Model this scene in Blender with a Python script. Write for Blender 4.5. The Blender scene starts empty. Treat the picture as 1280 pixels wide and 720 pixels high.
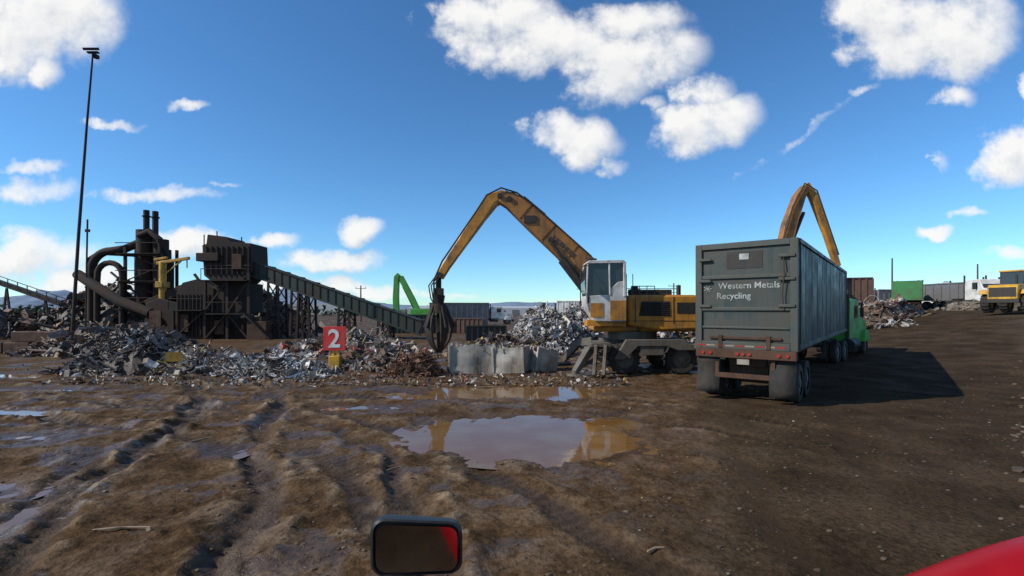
import bpy, math, random, bmesh
import numpy as np
from mathutils import Vector, Matrix

random.seed(7)
R = random.Random(11)
scn = bpy.context.scene
scn.view_settings.view_transform = 'Standard'
scn.view_settings.look = 'None'
scn.view_settings.exposure = 0

# ------------------------------------------------------------------ noise
def _hash(ix, iy, seed):
    n = (ix.astype(np.int64) * 374761393 + iy.astype(np.int64) * 668265263 + seed * 1442695041) & 0x7fffffff
    n = ((n ^ (n >> 13)) * 1274126177) & 0x7fffffff
    n = n ^ (n >> 16)
    return (n & 0xffff) / 65535.0
def vnoise(x, y, seed=0):
    x = np.asarray(x, float); y = np.asarray(y, float)
    ix = np.floor(x); iy = np.floor(y); fx = x - ix; fy = y - iy
    fx = fx * fx * (3 - 2 * fx); fy = fy * fy * (3 - 2 * fy)
    a = _hash(ix, iy, seed); b = _hash(ix + 1, iy, seed)
    c = _hash(ix, iy + 1, seed); d = _hash(ix + 1, iy + 1, seed)
    return (a * (1 - fx) + b * fx) * (1 - fy) + (c * (1 - fx) + d * fx) * fy - 0.5
def fbm(x, y, seed=0, o=4):
    s = 0; a = 1.0; f = 1.0
    for i in range(o):
        s = s + a * vnoise(np.asarray(x) * f + 17.3 * i, np.asarray(y) * f - 9.1 * i, seed + i)
        a *= .5; f *= 2.03
    return s
def sstep(a, b, x):
    t = np.clip((np.asarray(x, float) - a) / (b - a), 0, 1)
    return t * t * (3 - 2 * t)
def rise(x, y):
    return 2.5 * sstep(14, 46, x) * sstep(5, 30, y)
def gz(x, y):
    return float(rise(x, y))

# ------------------------------------------------------------------ materials
def new_mat(name):
    m = bpy.data.materials.new(name); m.use_nodes = True
    nt = m.node_tree; b = nt.nodes['Principled BSDF']
    return m, nt, b
def N(nt, t, **k):
    n = nt.nodes.new(t)
    for a, v in k.items(): setattr(n, a, v)
    return n
def ramp(nt, pts):
    n = N(nt, 'ShaderNodeValToRGB'); e = n.color_ramp.elements
    while len(e) < len(pts): e.new(.5)
    for i, (p, c) in enumerate(pts):
        e[i].position = p; e[i].color = (c[0], c[1], c[2], 1) if hasattr(c, '__len__') else (c, c, c, 1)
    return n
def paint(name, col, rough=.5, metal=0., dirt=(.09, .06, .035), amt=.5, scale=1.5, bump=.15, low=None, spec=.5):
    """weathered paint / metal: colour variation, grime, vertical streaks, bump"""
    m, nt, b = new_mat(name); L = nt.links
    tc = N(nt, 'ShaderNodeTexCoord')
    n1 = N(nt, 'ShaderNodeTexNoise'); n1.inputs['Scale'].default_value = scale; n1.inputs['Detail'].default_value = 6; n1.inputs['Roughness'].default_value = .68
    L.new(tc.outputs['Object'], n1.inputs['Vector'])
    mp = N(nt, 'ShaderNodeVectorMath', operation='MULTIPLY'); mp.inputs[1].default_value = (9, 9, .7)
    L.new(tc.outputs['Object'], mp.inputs[0])
    n2 = N(nt, 'ShaderNodeTexNoise'); n2.inputs['Scale'].default_value = 1.; n2.inputs['Detail'].default_value = 3
    L.new(mp.outputs[0], n2.inputs['Vector'])
    ad = N(nt, 'ShaderNodeMath', operation='MULTIPLY_ADD'); ad.inputs[1].default_value = .5
    L.new(n2.outputs[0], ad.inputs[0]); L.new(n1.outputs[0], ad.inputs[2])
    r = ramp(nt, [(.62, 0.0), (.98, min(1., amt * 1.5))])
    L.new(ad.outputs[0], r.inputs[0])
    fac = r.outputs[0]
    if low:
        sp = N(nt, 'ShaderNodeSeparateXYZ'); L.new(tc.outputs['Object'], sp.inputs[0])
        mr = N(nt, 'ShaderNodeMapRange'); mr.inputs[1].default_value = low[0]; mr.inputs[2].default_value = low[1]; mr.inputs[3].default_value = .85; mr.inputs[4].default_value = 0
        L.new(sp.outputs[2], mr.inputs[0])
        mu = N(nt, 'ShaderNodeMath', operation='MULTIPLY'); L.new(mr.outputs[0], mu.inputs[0]); L.new(n1.outputs[0], mu.inputs[1])
        m2 = N(nt, 'ShaderNodeMath', operation='MULTIPLY_ADD', use_clamp=True); m2.inputs[1].default_value = 1.6
        L.new(mu.outputs[0], m2.inputs[0]); L.new(fac, m2.inputs[2]); fac = m2.outputs[0]
    var = N(nt, 'ShaderNodeMix', data_type='RGBA')
    var.inputs[6].default_value = (col[0] * .68, col[1] * .68, col[2] * .68, 1); var.inputs[7].default_value = (min(1, col[0] * 1.25), min(1, col[1] * 1.25), min(1, col[2] * 1.25), 1)
    L.new(n2.outputs[0], var.inputs[0])
    mx = N(nt, 'ShaderNodeMix', data_type='RGBA'); L.new(fac, mx.inputs[0]); L.new(var.outputs[2], mx.inputs[6]); mx.inputs[7].default_value = (*dirt, 1)
    L.new(mx.outputs[2], b.inputs['Base Color'])
    b.inputs['Metallic'].default_value = metal; b.inputs['Specular IOR Level'].default_value = spec
    rr = N(nt, 'ShaderNodeMapRange'); rr.inputs[3].default_value = rough; rr.inputs[4].default_value = min(1, rough + .4)
    L.new(fac, rr.inputs[0]); L.new(rr.outputs[0], b.inputs['Roughness'])
    if bump:
        bp = N(nt, 'ShaderNodeBump'); bp.inputs['Strength'].default_value = bump; bp.inputs['Distance'].default_value = .05
        L.new(n1.outputs[0], bp.inputs['Height']); L.new(bp.outputs[0], b.inputs['Normal'])
    return m

M = {}
M['orange'] = paint('orange_paint', (.55, .23, .02), .4, 0, (.12, .07, .035), .7, 1.2)
M['boom'] = paint('boom_paint', (.38, .15, .025), .42, 0, (.07, .045, .025), .9, .9)
M['cabwhite'] = paint('cab_white', (.6, .6, .58), .4, 0, (.2, .16, .11), .6, 2)
M['uc'] = paint('undercarriage_grey', (.13, .115, .095), .6, .1, (.075, .05, .03), .95, 1.5)
M['black'] = paint('black_steel', (.02, .02, .02), .5, .2, (.05, .04, .03), .6, 2)
M['rubber'] = paint('rubber', (.014, .014, .014), .8, 0, (.05, .036, .025), .8, 2, .3)
M['rust'] = paint('rusty_steel', (.09, .042, .022), .8, .1, (.045, .025, .015), .8, 1.2, .4)
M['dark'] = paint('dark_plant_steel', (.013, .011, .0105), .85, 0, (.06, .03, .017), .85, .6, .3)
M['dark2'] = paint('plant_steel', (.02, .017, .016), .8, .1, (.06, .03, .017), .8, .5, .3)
M['convgreen'] = paint('conveyor_green', (.014, .032, .029), .7, 0, (.045, .032, .022), .6, .4)
M['yellow'] = paint('yellow_paint', (.62, .34, .02), .45, 0, (.1, .07, .04), .6, 1.4)
M['trailer'] = paint('trailer_green', (.026, .039, .035), .42, 0, (.055, .05, .04), .75, 1.1, .12, low=(1.3, 2.4))
M['trailer2'] = paint('trailer_frame_green', (.044, .058, .051), .45, 0, (.065, .055, .04), .8, 1.6, .12)
M['green'] = paint('bright_green', (.07, .36, .04), .4, 0, (.07, .07, .04), .5, 1.2)
M['green2'] = paint('container_green', (.03, .2, .05), .5, 0, (.07, .06, .04), .6, .8)
M['white'] = paint('white_paint', (.72, .72, .7), .45, 0, (.25, .2, .14), .5, 1.2)
M['red'] = paint('sign_red', (.62, .02, .02), .4, 0, (.2, .1, .06), .25, 2)
M['hood'] = paint('hood_red', (.34, .003, .006), .3, 0, (.14, .01, .01), .2, 2, 0, spec=.15)
M['bin'] = paint('bin_grey', (.36, .34, .3), .6, 0, (.13, .08, .045), .95, 1.1, .3)
M['brown'] = paint('brown_container', (.12, .06, .04), .6, 0, (.06, .04, .03), .6, .8)
M['conc'] = paint('concrete', (.3, .27, .22), .85, 0, (.14, .1, .065), .8, 1.3, .4)
M['galv'] = paint('galvanised', (.2, .2, .21), .5, .4, (.1, .08, .07), .5, .5)
M['wood'] = paint('pole_wood', (.1, .07, .05), .9, 0, (.05, .04, .03), .5, 1)
M['whse'] = paint('warehouse_wall', (.42, .43, .45), .7, 0, (.25, .24, .22), .4, .05, 0)
M['textw'] = paint('white_lettering', (.75, .75, .72), .5, 0, (.2, .2, .17), .5, 4, 0)
M['textf'] = paint('faded_lettering', (.42, .44, .42), .6, 0, (.09, .09, .075), .9, 3, 0)
M['textk'] = paint('dark_lettering', (.03, .03, .03), .5, 0, (.1, .06, .03), .4, 4, 0)
M['lamp'] = paint('tail_lamp_red', (.4, .015, .01), .2, 0, (.15, .03, .02), .6, 4, 0)
M['plastic'] = paint('black_plastic', (.012, .012, .013), .35, 0, (.04, .035, .03), .3, 5, .05)
def glass_mat(name, col, rough, metal=0):
    m, nt, b = new_mat(name); b.inputs['Base Color'].default_value = (*col, 1)
    b.inputs['Roughness'].default_value = rough; b.inputs['Metallic'].default_value = metal
    n = N(nt, 'ShaderNodeTexNoise'); n.inputs['Scale'].default_value = 6
    mr = N(nt, 'ShaderNodeMapRange'); mr.inputs[3].default_value = rough; mr.inputs[4].default_value = rough + .12
    nt.links.new(n.outputs[0], mr.inputs[0]); nt.links.new(mr.outputs[0], b.inputs['Roughness'])
    return m
M['glass'] = glass_mat('window_glass', (.03, .04, .045), .05)
M['mirror'] = glass_mat('mirror_glass', (.3, .28, .27), .02, 1.)

def attr_mat(name, rough=.5, metal=.3, attr='Col', dirt=.8):
    m, nt, b = new_mat(name); L = nt.links
    a = N(nt, 'ShaderNodeAttribute'); a.attribute_name = attr
    tc = N(nt, 'ShaderNodeTexCoord')
    n = N(nt, 'ShaderNodeTexNoise'); n.inputs['Scale'].default_value = 5; n.inputs['Detail'].default_value = 4
    L.new(tc.outputs['Object'], n.inputs['Vector'])
    r = ramp(nt, [(.45, 0.), (.7, dirt)]); L.new(n.outputs[0], r.inputs[0])
    mx = N(nt, 'ShaderNodeMix', data_type='RGBA'); L.new(r.outputs[0], mx.inputs[0]); L.new(a.outputs['Color'], mx.inputs[6]); mx.inputs[7].default_value = (.07, .045, .028, 1)
    L.new(mx.outputs[2], b.inputs['Base Color'])
    b.inputs['Roughness'].default_value = rough; b.inputs['Metallic'].default_value = metal
    return m
M['scrap'] = attr_mat('scrap_metal', .65, .1)
M['scrapb'] = attr_mat('bright_scrap_metal', .7, 0, dirt=.6)
M['rubble'] = attr_mat('rubble_stone', .85, 0)

# ------------------------------------------------------------------ mesh builder
class B:
    def __init__(s): s.v = []; s.f = []; s.c = []; s.col = None
    def add(s, vs, fs):
        o = len(s.v); s.v += [tuple(v) for v in vs]; s.f += [tuple(i + o for i in f) for f in fs]
        if s.col is not None: s.c += [s.col] * len(vs)
        return s
    def box(s, c, d, rot=None):
        c = Vector(c); vs = []
        for z in (-.5, .5):
            for x, y in ((-.5, -.5), (.5, -.5), (.5, .5), (-.5, .5)):
                p = Vector((x * d[0], y * d[1], z * d[2]))
                if rot is not None: p = rot @ p
                vs.append(c + p)
        return s.add(vs, [(3, 2, 1, 0), (4, 5, 6, 7), (0, 1, 5, 4), (1, 2, 6, 5), (2, 3, 7, 6), (3, 0, 4, 7)])
    def bb(s, x0, x1, y0, y1, z0, z1): return s.box(((x0 + x1) / 2, (y0 + y1) / 2, (z0 + z1) / 2), (abs(x1 - x0), abs(y1 - y0), abs(z1 - z0)))
    def beam(s, p0, p1, w, h, w1=None, h1=None, up=(0, 0, 1)):
        p0 = Vector(p0); p1 = Vector(p1); d = (p1 - p0).normalized(); u = Vector(up)
        if abs(d.dot(u)) > .98: u = Vector((0, 1, 0))
        if abs(d.dot(u)) > .98: u = Vector((1, 0, 0))
        x = d.cross(u).normalized(); z = x.cross(d).normalized()
        w1 = w if w1 is None else w1; h1 = h if h1 is None else h1
        vs = []
        for p, a, b_ in ((p0, w, h), (p1, w1, h1)):
            for i, j in ((-.5, -.5), (.5, -.5), (.5, .5), (-.5, .5)): vs.append(p + x * a * i + z * b_ * j)
        return s.add(vs, [(3, 2, 1, 0), (4, 5, 6, 7), (0, 1, 5, 4), (1, 2, 6, 5), (2, 3, 7, 6), (3, 0, 4, 7)])
    def sweep(s, secs, w, y):
        """secs: list of (x,z,h) centre line in XZ plane; box-section arm, width w about y"""
        vs = []; n = len(secs)
        for i, (x, z, h) in enumerate(secs):
            a = secs[max(0, i - 1)]; b_ = secs[min(n - 1, i + 1)]
            d = Vector((b_[0] - a[0], b_[1] - a[1])).normalized(); nn = Vector((-d.y, d.x))
            for (j, k) in ((-.5, -.5), (-.5, .5), (.5, .5), (.5, -.5)):
                vs.append((x + nn.x * h * k, y + w * j, z + nn.y * h * k))
        fs = [(0, 1, 2, 3), tuple(4 * (n - 1) + i for i in (3, 2, 1, 0))]
        for i in range(n - 1):
            for j in range(4):
                a = 4 * i + j; b_ = 4 * i + (j + 1) % 4
                fs.append((a, a + 4, b_ + 4, b_))
        return s.add(vs, fs)
    def cyl(s, p0, p1, r0, r1=None, n=14, caps=True):
        p0 = Vector(p0); p1 = Vector(p1); r1 = r0 if r1 is None else r1
        d = (p1 - p0).normalized(); u = Vector((0, 0, 1)) if abs(d.z) < .95 else Vector((1, 0, 0))
        x = d.cross(u).normalized(); y = d.cross(x)
        vs = []
        for p, r in ((p0, r0), (p1, r1)):
            for i in range(n):
                a = 2 * math.pi * i / n; vs.append(p + (x * math.cos(a) + y * math.sin(a)) * r)
        fs = [(i, (i + 1) % n, (i + 1) % n + n, i + n) for i in range(n)]
        if caps: fs += [tuple(range(n - 1, -1, -1)), tuple(range(n, 2 * n))]
        return s.add(vs, fs)
    def tube(s, pts, r, n=8):
        pts = [Vector(p) for p in pts]; vs = []; m = len(pts); fs = []
        for i, p in enumerate(pts):
            d = (pts[min(m - 1, i + 1)] - pts[max(0, i - 1)]).normalized()
            u = Vector((0, 1, 0)) if abs(d.y) < .9 else Vector((1, 0, 0))
            x = d.cross(u).normalized(); y = d.cross(x)
            rr = r[i] if hasattr(r, '__len__') else r
            for k in range(n):
                a = 2 * math.pi * k / n; vs.append(p + (x * math.cos(a) + y * math.sin(a)) * rr)
        for i in range(m - 1):
            for k in range(n):
                fs.append((i * n + k, i * n + (k + 1) % n, (i + 1) * n + (k + 1) % n, (i + 1) * n + k))
        fs += [tuple(range(n - 1, -1, -1)), tuple(range((m - 1) * n, m * n))]
        return s.add(vs, fs)
    def prism(s, pts, y0, y1):
        n = len(pts); vs = [(p[0], y0, p[1]) for p in pts] + [(p[0], y1, p[1]) for p in pts]
        fs = [tuple(range(n)), tuple(range(2 * n - 1, n - 1, -1))] + [(i, i + n, (i + 1) % n + n, (i + 1) % n) for i in range(n)]
        return s.add(vs, fs)
    def prismx(s, pts, x0, x1):
        n = len(pts); vs = [(x0, p[0], p[1]) for p in pts] + [(x1, p[0], p[1]) for p in pts]
        fs = [tuple(range(n)), tuple(range(2 * n - 1, n - 1, -1))] + [(i, i + n, (i + 1) % n + n, (i + 1) % n) for i in range(n)]
        return s.add(vs, fs)
    def obj(s, name, mat, parent=None, bevel=0, smooth=True):
        me = bpy.data.meshes.new(name)
        vs = s.v
        if parent is not None and parent.get('world'):
            o = parent.location; vs = [(v[0] - o[0], v[1] - o[1], v[2] - o[2]) for v in vs]
        me.from_pydata(vs, [], s.f); me.validate()
        bm = bmesh.new(); bm.from_mesh(me); bmesh.ops.recalc_face_normals(bm, faces=bm.faces); bm.to_mesh(me); bm.free()
        if s.c and len(s.c) == len(me.vertices):
            a = me.color_attributes.new('Col', 'FLOAT_COLOR', 'POINT')
            a.data.foreach_set('color', np.array([(c[0], c[1], c[2], 1.) for c in s.c], dtype=np.float32).ravel())
        me.materials.append(mat)
        if smooth:
            me.polygons.foreach_set('use_smooth', [True] * len(me.polygons)); me.set_sharp_from_angle(angle=.6)
        o = bpy.data.objects.new(name, me); scn.collection.objects.link(o)
        if parent is not None: o.parent = parent
        if bevel:
            b = o.modifiers.new('bevel', 'BEVEL'); b.width = bevel; b.segments = 2; b.limit_method = 'ANGLE'; b.angle_limit = .7
        return o
def group(name, loc=(0, 0, 0), rotz=0, world=True):
    e = bpy.data.objects.new(name, None); e.location = loc; e.rotation_euler = (0, 0, rotz)
    e.empty_display_size = .5
    scn.collection.objects.link(e); e['world'] = world and rotz == 0
    return e
def text(name, body, size, loc, rot, mat, parent, ext=.004, align='CENTER', bold=0.0):
    c = bpy.data.curves.new(name, 'FONT'); c.body = body; c.size = size; c.extrude = ext; c.align_x = align; c.offset = bold
    t = bpy.data.objects.new(name + '_t', c); scn.collection.objects.link(t)
    dg = bpy.context.evaluated_depsgraph_get(); me = bpy.data.meshes.new_from_object(t.evaluated_get(dg))
    bpy.data.objects.remove(t)
    me.materials.clear(); me.materials.append(mat)
    o = bpy.data.objects.new(name, me); scn.collection.objects.link(o)
    if parent is not None:
        o.parent = parent
        if parent.get('world'): loc = Vector(loc) - parent.location
    o.location = loc; o.rotation_euler = rot
    return o

# ------------------------------------------------------------------ ground
def seg_dist(x, y, pts):
    best = np.full(x.shape, 1e9); side = np.zeros(x.shape); along = np.zeros(x.shape); acc = 0
    for (ax, ay), (bx, by) in zip(pts[:-1], pts[1:]):
        dx, dy = bx - ax, by - ay; l = math.hypot(dx, dy)
        t = np.clip(((x - ax) * dx + (y - ay) * dy) / l ** 2, 0, 1)
        ex = x - (ax + t * dx); ey = y - (ay + t * dy); d = np.hypot(ex, ey)
        sg = np.sign(dx * ey - dy * ex)
        m = d < best
        best = np.where(m, d, best); side = np.where(m, d * sg, side); along = np.where(m, acc + t * l, along); acc += l
    return best, side, along
def smoothline(pts, it=3):
    for _ in range(it):
        q = [pts[0]]
        for a, b_ in zip(pts[:-1], pts[1:]):
            q.append((a[0] * .75 + b_[0] * .25, a[1] * .75 + b_[1] * .25)); q.append((a[0] * .25 + b_[0] * .75, a[1] * .25 + b_[1] * .75))
        q.append(pts[-1]); pts = q
    return pts
tracks = [
    ([(-3.7, 3.2), (-4.15, 5.66), (-4.94, 6.98), (-5.97, 9.68), (-7.4, 13), (-10.5, 17.5)], .085),
    ([(-1.5, 3.4), (-2.2, 6.4), (-2.76, 7.7), (-4.2, 9.6), (-7.7, 11.3), (-12.2, 12.6), (-18, 13.5)], .075),
    ([(0.6, 4.), (-.9, 6.67), (-2.1, 8.57), (-3.6, 10.3), (-7.2, 12.6), (-12.5, 14.5)], .05),
    ([(-6.9, 3.2), (-6.6, 5.9), (-8.6, 8.6), (-12.4, 11)], .07),
    ([(-20, 17.2), (-12, 15.6), (-8.1, 14.9), (-3, 15.0), (2.5, 12.9), (6, 9.5)], .04),
    ([(3.4, 3), (4.2, 7), (6, 11), (9, 15.5)], .015),
    ([(6.2, 3), (7.4, 7), (9.5, 11), (13, 15.5)], .015),
]
PUD = [(.35, 9.85, 1.95, 1.6, .17), (-.1, 14.6, 2.8, 1.05, .17), (1.2, 14.9, 1.3, .9, .16), (-17.5, 18.6, 4.2, .7, .12), (-3.6, 12.4, 1.2, .35, .07),
       (-7.6, 6.6, .8, .45, .075), (-5.1, 8.6, .35, .5, .04), (-12.5, 12., 2.0, .35, .08), (-6.0, 5.4, .45, .6, .06), (-9.6, 9.6, .9, .35, .07), (-14.5, 15.2, 2.4, .35, .08)]
WL = -.055
def height(x, y):
    near = np.exp(-(np.maximum(0, np.hypot(x, y) - 28) / 14) ** 2)
    road = sstep(-1.2, 1.2, x - (1.2 + .55 * (y - 4.5)) + 2.6 * fbm(x * .35, y * .35, 5, 4))
    rough = 1 - .78 * road
    h = .06 * fbm(x * .45, y * .45, 1, 3) + .042 * rough * fbm(x * 1.5, y * 1.5, 2, 4) + .034 * rough * fbm(x * 5.5, y * 5.5, 3, 3)
    clod = np.clip(fbm(x * 8.5, y * 8.5, 91, 2) - .22, 0, 1) * np.clip(.2 + 1.6 * fbm(x * .7, y * .7, 93, 2), 0, 1)
    h = h + .12 * rough * clod
    rutm = np.zeros(x.shape); shm = np.zeros(x.shape)
    pm = np.zeros(x.shape)
    for (cx, cy, a, b_, d) in PUD: pm = np.maximum(pm, np.exp(-((x - cx) / a) ** 2 - ((y - cy) / b_) ** 2))
    wob = .45 * fbm(x * .7, y * .7, 55, 3)
    for k, (t, dep) in enumerate(tracks):
        t = smoothline(t); dist, side, along = seg_dist(x, y, t)
        for off in (-.95, .95):
            w = .15 + .12 * (vnoise(along * .8, k * 2.2 + off, 71) + .5)
            q = np.abs(side - off + wob)
            q = np.where(dist > 3, 9, q)
            fade = np.clip(1.9 * (vnoise(along * .33, k * 3.1 + off, 22) + .38), 0, 1)
            g = np.exp(-(q / w) ** 4); sh = np.exp(-((q - w * 1.75) / .13) ** 2)
            lug = .014 * np.sin(along * 2 * math.pi / .19 + 5 * (side - off)) * g * (1 if dep > .03 else .4)
            nz = np.clip(.55 + 1.9 * fbm(x * 3.6, y * 3.6, 9 + k, 3), 0, 2)
            h = h + (-dep * g + dep * .75 * sh * nz + lug) * fade * (1 - .8 * pm)
            rutm = np.maximum(rutm, g * fade); shm = np.maximum(shm, sh * fade * nz * (dep > .03))
    for (cx, cy, a, b_, d) in PUD:
        wx = x + a * .5 * fbm(x * 1.1, y * 1.1, 31, 4); wy = y + b_ * .5 * fbm(x * 1.3, y * 1.3, 41, 4)
        h = h - d * np.exp(-(((wx - cx) / a) ** 2 + ((wy - cy) / b_) ** 2) ** 1.5)
    h = h * near
    berm = sstep(0, 2.5, x - (1.04 * y + .4)) * sstep(6, 12, y)
    h = h + berm * (.45 + .5 * fbm(x * .8, y * .8, 13, 4)) * near
    return h + rise(x, y), road, rutm, pm, berm, shm
def axis(lo, hi, step, far):
    a = [lo]; s = step
    while a[-1] > -far: s *= 1.13; a.append(a[-1] - s)
    a = a[::-1] + list(np.arange(lo + step, hi, step)); s = step
    while a[-1] < far: s *= 1.09 if s < 1 else 1.25; a.append(a[-1] + s)
    return np.array(a)
xs = axis(-13.5, 9.5, .045, 9000); ys = axis(3.6, 17.5, .045, 9000)
X, Y = np.meshgrid(xs, ys)
H, road, rutm, pm, berm, shm = height(X, Y)
nx, ny = len(xs), len(ys)
me = bpy.data.meshes.new('ground')
co = np.stack([X, Y, H], -1).reshape(-1, 3).astype(np.float32)
idx = np.arange(nx * ny).reshape(ny, nx)
q = np.stack([idx[:-1, :-1], idx[:-1, 1:], idx[1:, 1:], idx[1:, :-1]], -1).reshape(-1, 4)
me.vertices.add(len(co)); me.vertices.foreach_set('co', co.ravel())
me.loops.add(q.size); me.loops.foreach_set('vertex_index', q.ravel().astype(np.int32))
me.polygons.add(len(q)); me.polygons.foreach_set('loop_start', np.arange(0, q.size, 4, dtype=np.int32))
me.update(calc_edges=True); me.polygons.foreach_set('use_smooth', [True] * len(q))
for nm, arr in (('road', road), ('rut', rutm), ('wet', pm), ('berm', berm), ('ridge', shm)):
    a = me.attributes.new(nm, 'FLOAT', 'POINT'); a.data.foreach_set('value', arr.ravel().astype(np.float32))
m, nt, b = new_mat('mud'); L = nt.links
geo = N(nt, 'ShaderNodeNewGeometry')
def noise(scale, det=8, rough=.6, vec=None):
    n = N(nt, 'ShaderNodeTexNoise'); n.inputs['Scale'].default_value = scale; n.inputs['Detail'].default_value = det; n.inputs['Roughness'].default_value = rough
    L.new(vec or geo.outputs['Position'], n.inputs['Vector']); return n.outputs[0]
def at(nm):
    a = N(nt, 'ShaderNodeAttribute'); a.attribute_name = nm; return a.outputs['Fac']
def mixc(f, a, b_):
    n = N(nt, 'ShaderNodeMix', data_type='RGBA')
    for i, s_ in ((0, f), (6, a), (7, b_)):
        if hasattr(s_, 'is_linked'): L.new(s_, n.inputs[i])
        else: n.inputs[i].default_value = s_ if i == 0 else (*s_, 1)
    return n.outputs[2]
def mth(op, a, b_, c=None, clamp=False):
    n = N(nt, 'ShaderNodeMath', operation=op, use_clamp=clamp)
    for i, s_ in enumerate((a, b_, c)):
        if s_ is None: continue
        if hasattr(s_, 'is_linked'): L.new(s_, n.inputs[i])
        else: n.inputs[i].default_value = s_
    return n.outputs[0]
nA = noise(.28, 4); nB = noise(1.6, 7, .65); nC = noise(14, 4, .7); nD = noise(.75, 4)
rA = ramp(nt, [(.35, (.062, .034, .016)), (.5, (.098, .056, .027)), (.66, (.15, .095, .053))]); L.new(nA, rA.inputs[0])
rB = ramp(nt, [(.3, (.022, .014, .008)), (.48, (.086, .049, .024)), (.70, (.21, .145, .092))]); L.new(nB, rB.inputs[0])
base = mixc(.6, rA.outputs[0], rB.outputs[0])
rS = ramp(nt, [(.42, 0.), (.6, 1.)]); L.new(nB, rS.inputs[0])
base = mixc(mth('MULTIPLY', mth('MULTIPLY', at('ridge'), rS.outputs[0]), .8, None, True), base, (.28, .205, .135))
rR = ramp(nt, [(.35, (.03, .0205, .012)), (.65, (.072, .048, .028))]); L.new(nD, rR.inputs[0])
base = mixc(mth('MULTIPLY', at('road'), .88), base, rR.outputs[0])
rC = ramp(nt, [(.35, .42), (.6, 1.15)]); L.new(nC, rC.inputs[0])
mm = N(nt, 'ShaderNodeMix', data_type='RGBA', blend_type='MULTIPLY'); mm.inputs[0].default_value = .85; L.new(base, mm.inputs[6]); L.new(rC.outputs[0], mm.inputs[7]); base = mm.outputs[2]
base = mixc(mth('MULTIPLY', at('rut'), .6, None, True), base, (.04, .025, .014))
wetc = mth('MULTIPLY_ADD', at('wet'), 1.9, mth('MULTIPLY', mth('SUBTRACT', nB, .5), 1.4), True)
base = mixc(mth('MULTIPLY', wetc, .65), base, (.065, .031, .011))
base = mixc(mth('MULTIPLY', at('berm'), .8), base, (.12, .1, .075))
vo = N(nt, 'ShaderNodeTexVoronoi'); vo.inputs['Scale'].default_value = 11; L.new(geo.outputs['Position'], vo.inputs['Vector'])
pe = ramp(nt, [(.12, 1.), (.2, 0.)]); L.new(vo.outputs['Distance'], pe.inputs[0])
vsel = N(nt, 'ShaderNodeSeparateColor'); L.new(vo.outputs['Color'], vsel.inputs[0])
ps = mth('GREATER_THAN', vsel.outputs[0], .85)
pf = mth('MULTIPLY', pe.outputs[0], ps)
base = mixc(mth('MULTIPLY', pf, .3), base, (.2, .15, .1))
L.new(base, b.inputs['Base Color'])
rw = ramp(nt, [(.53, 0.), (.57, 1.)]); L.new(nD, rw.inputs[0])
nrd = mth('SUBTRACT', 1., mth('MULTIPLY', at('road'), .9))
wetall = mth('MULTIPLY', mth('MAXIMUM', mth('MULTIPLY', rw.outputs[0], .9), mth('MAXIMUM', wetc, mth('MULTIPLY', at('rut'), .7))), nrd)
ro = mth('SUBTRACT', .97, mth('MULTIPLY', wetall, .68)); L.new(ro, b.inputs['Roughness'])
L.new(mth('MULTIPLY_ADD', wetall, .27, .04), b.inputs['Specular IOR Level'])
bp = N(nt, 'ShaderNodeBump'); bp.inputs['Strength'].default_value = .85; bp.inputs['Distance'].default_value = .06
hh = mth('ADD', mth('MULTIPLY', nC, .6), mth('ADD', mth('MULTIPLY', pf, .35), nB)); L.new(hh, bp.inputs['Height']); L.new(bp.outputs[0], b.inputs['Normal'])
me.materials.append(m)
g = bpy.data.objects.new('ground', me); scn.collection.objects.link(g)

# puddles
m, nt, b = new_mat('muddy_water')
tc = N(nt, 'ShaderNodeNewGeometry'); n = N(nt, 'ShaderNodeTexNoise'); n.inputs['Scale'].default_value = 1.2; nt.links.new(tc.outputs['Position'], n.inputs['Vector'])
r = ramp(nt, [(.4, (.16, .075, .022)), (.65, (.18, .11, .05))]); nt.links.new(n.outputs[0], r.inputs[0]); nt.links.new(r.outputs[0], b.inputs['Base Color'])
b.inputs['Roughness'].default_value = .02; b.inputs['IOR'].default_value = 1.36
n2 = N(nt, 'ShaderNodeTexNoise'); n2.inputs['Scale'].default_value = 5; nt.links.new(tc.outputs['Position'], n2.inputs['Vector'])
bp = N(nt, 'ShaderNodeBump'); bp.inputs['Strength'].default_value = .07; bp.inputs['Distance'].default_value = .02
nt.links.new(n2.outputs[0], bp.inputs['Height']); nt.links.new(bp.outputs[0], b.inputs['Normal'])
M['water'] = m
for (cx, cy, a, b_, d) in PUD:
    if (cx, cy) == (1.2, 14.9): continue
    bd = B(); vs = [(cx, cy, WL)] + [(cx + 1.45 * a * math.cos(t * math.pi / 24), cy + 1.4 * b_ * math.sin(t * math.pi / 24), WL) for t in range(48)]
    bd.add(vs, [(0, i + 1, (i + 1) % 48 + 1) for i in range(48)])
    bd.obj('puddle', M['water'], smooth=False)
    WL -= .001

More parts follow.
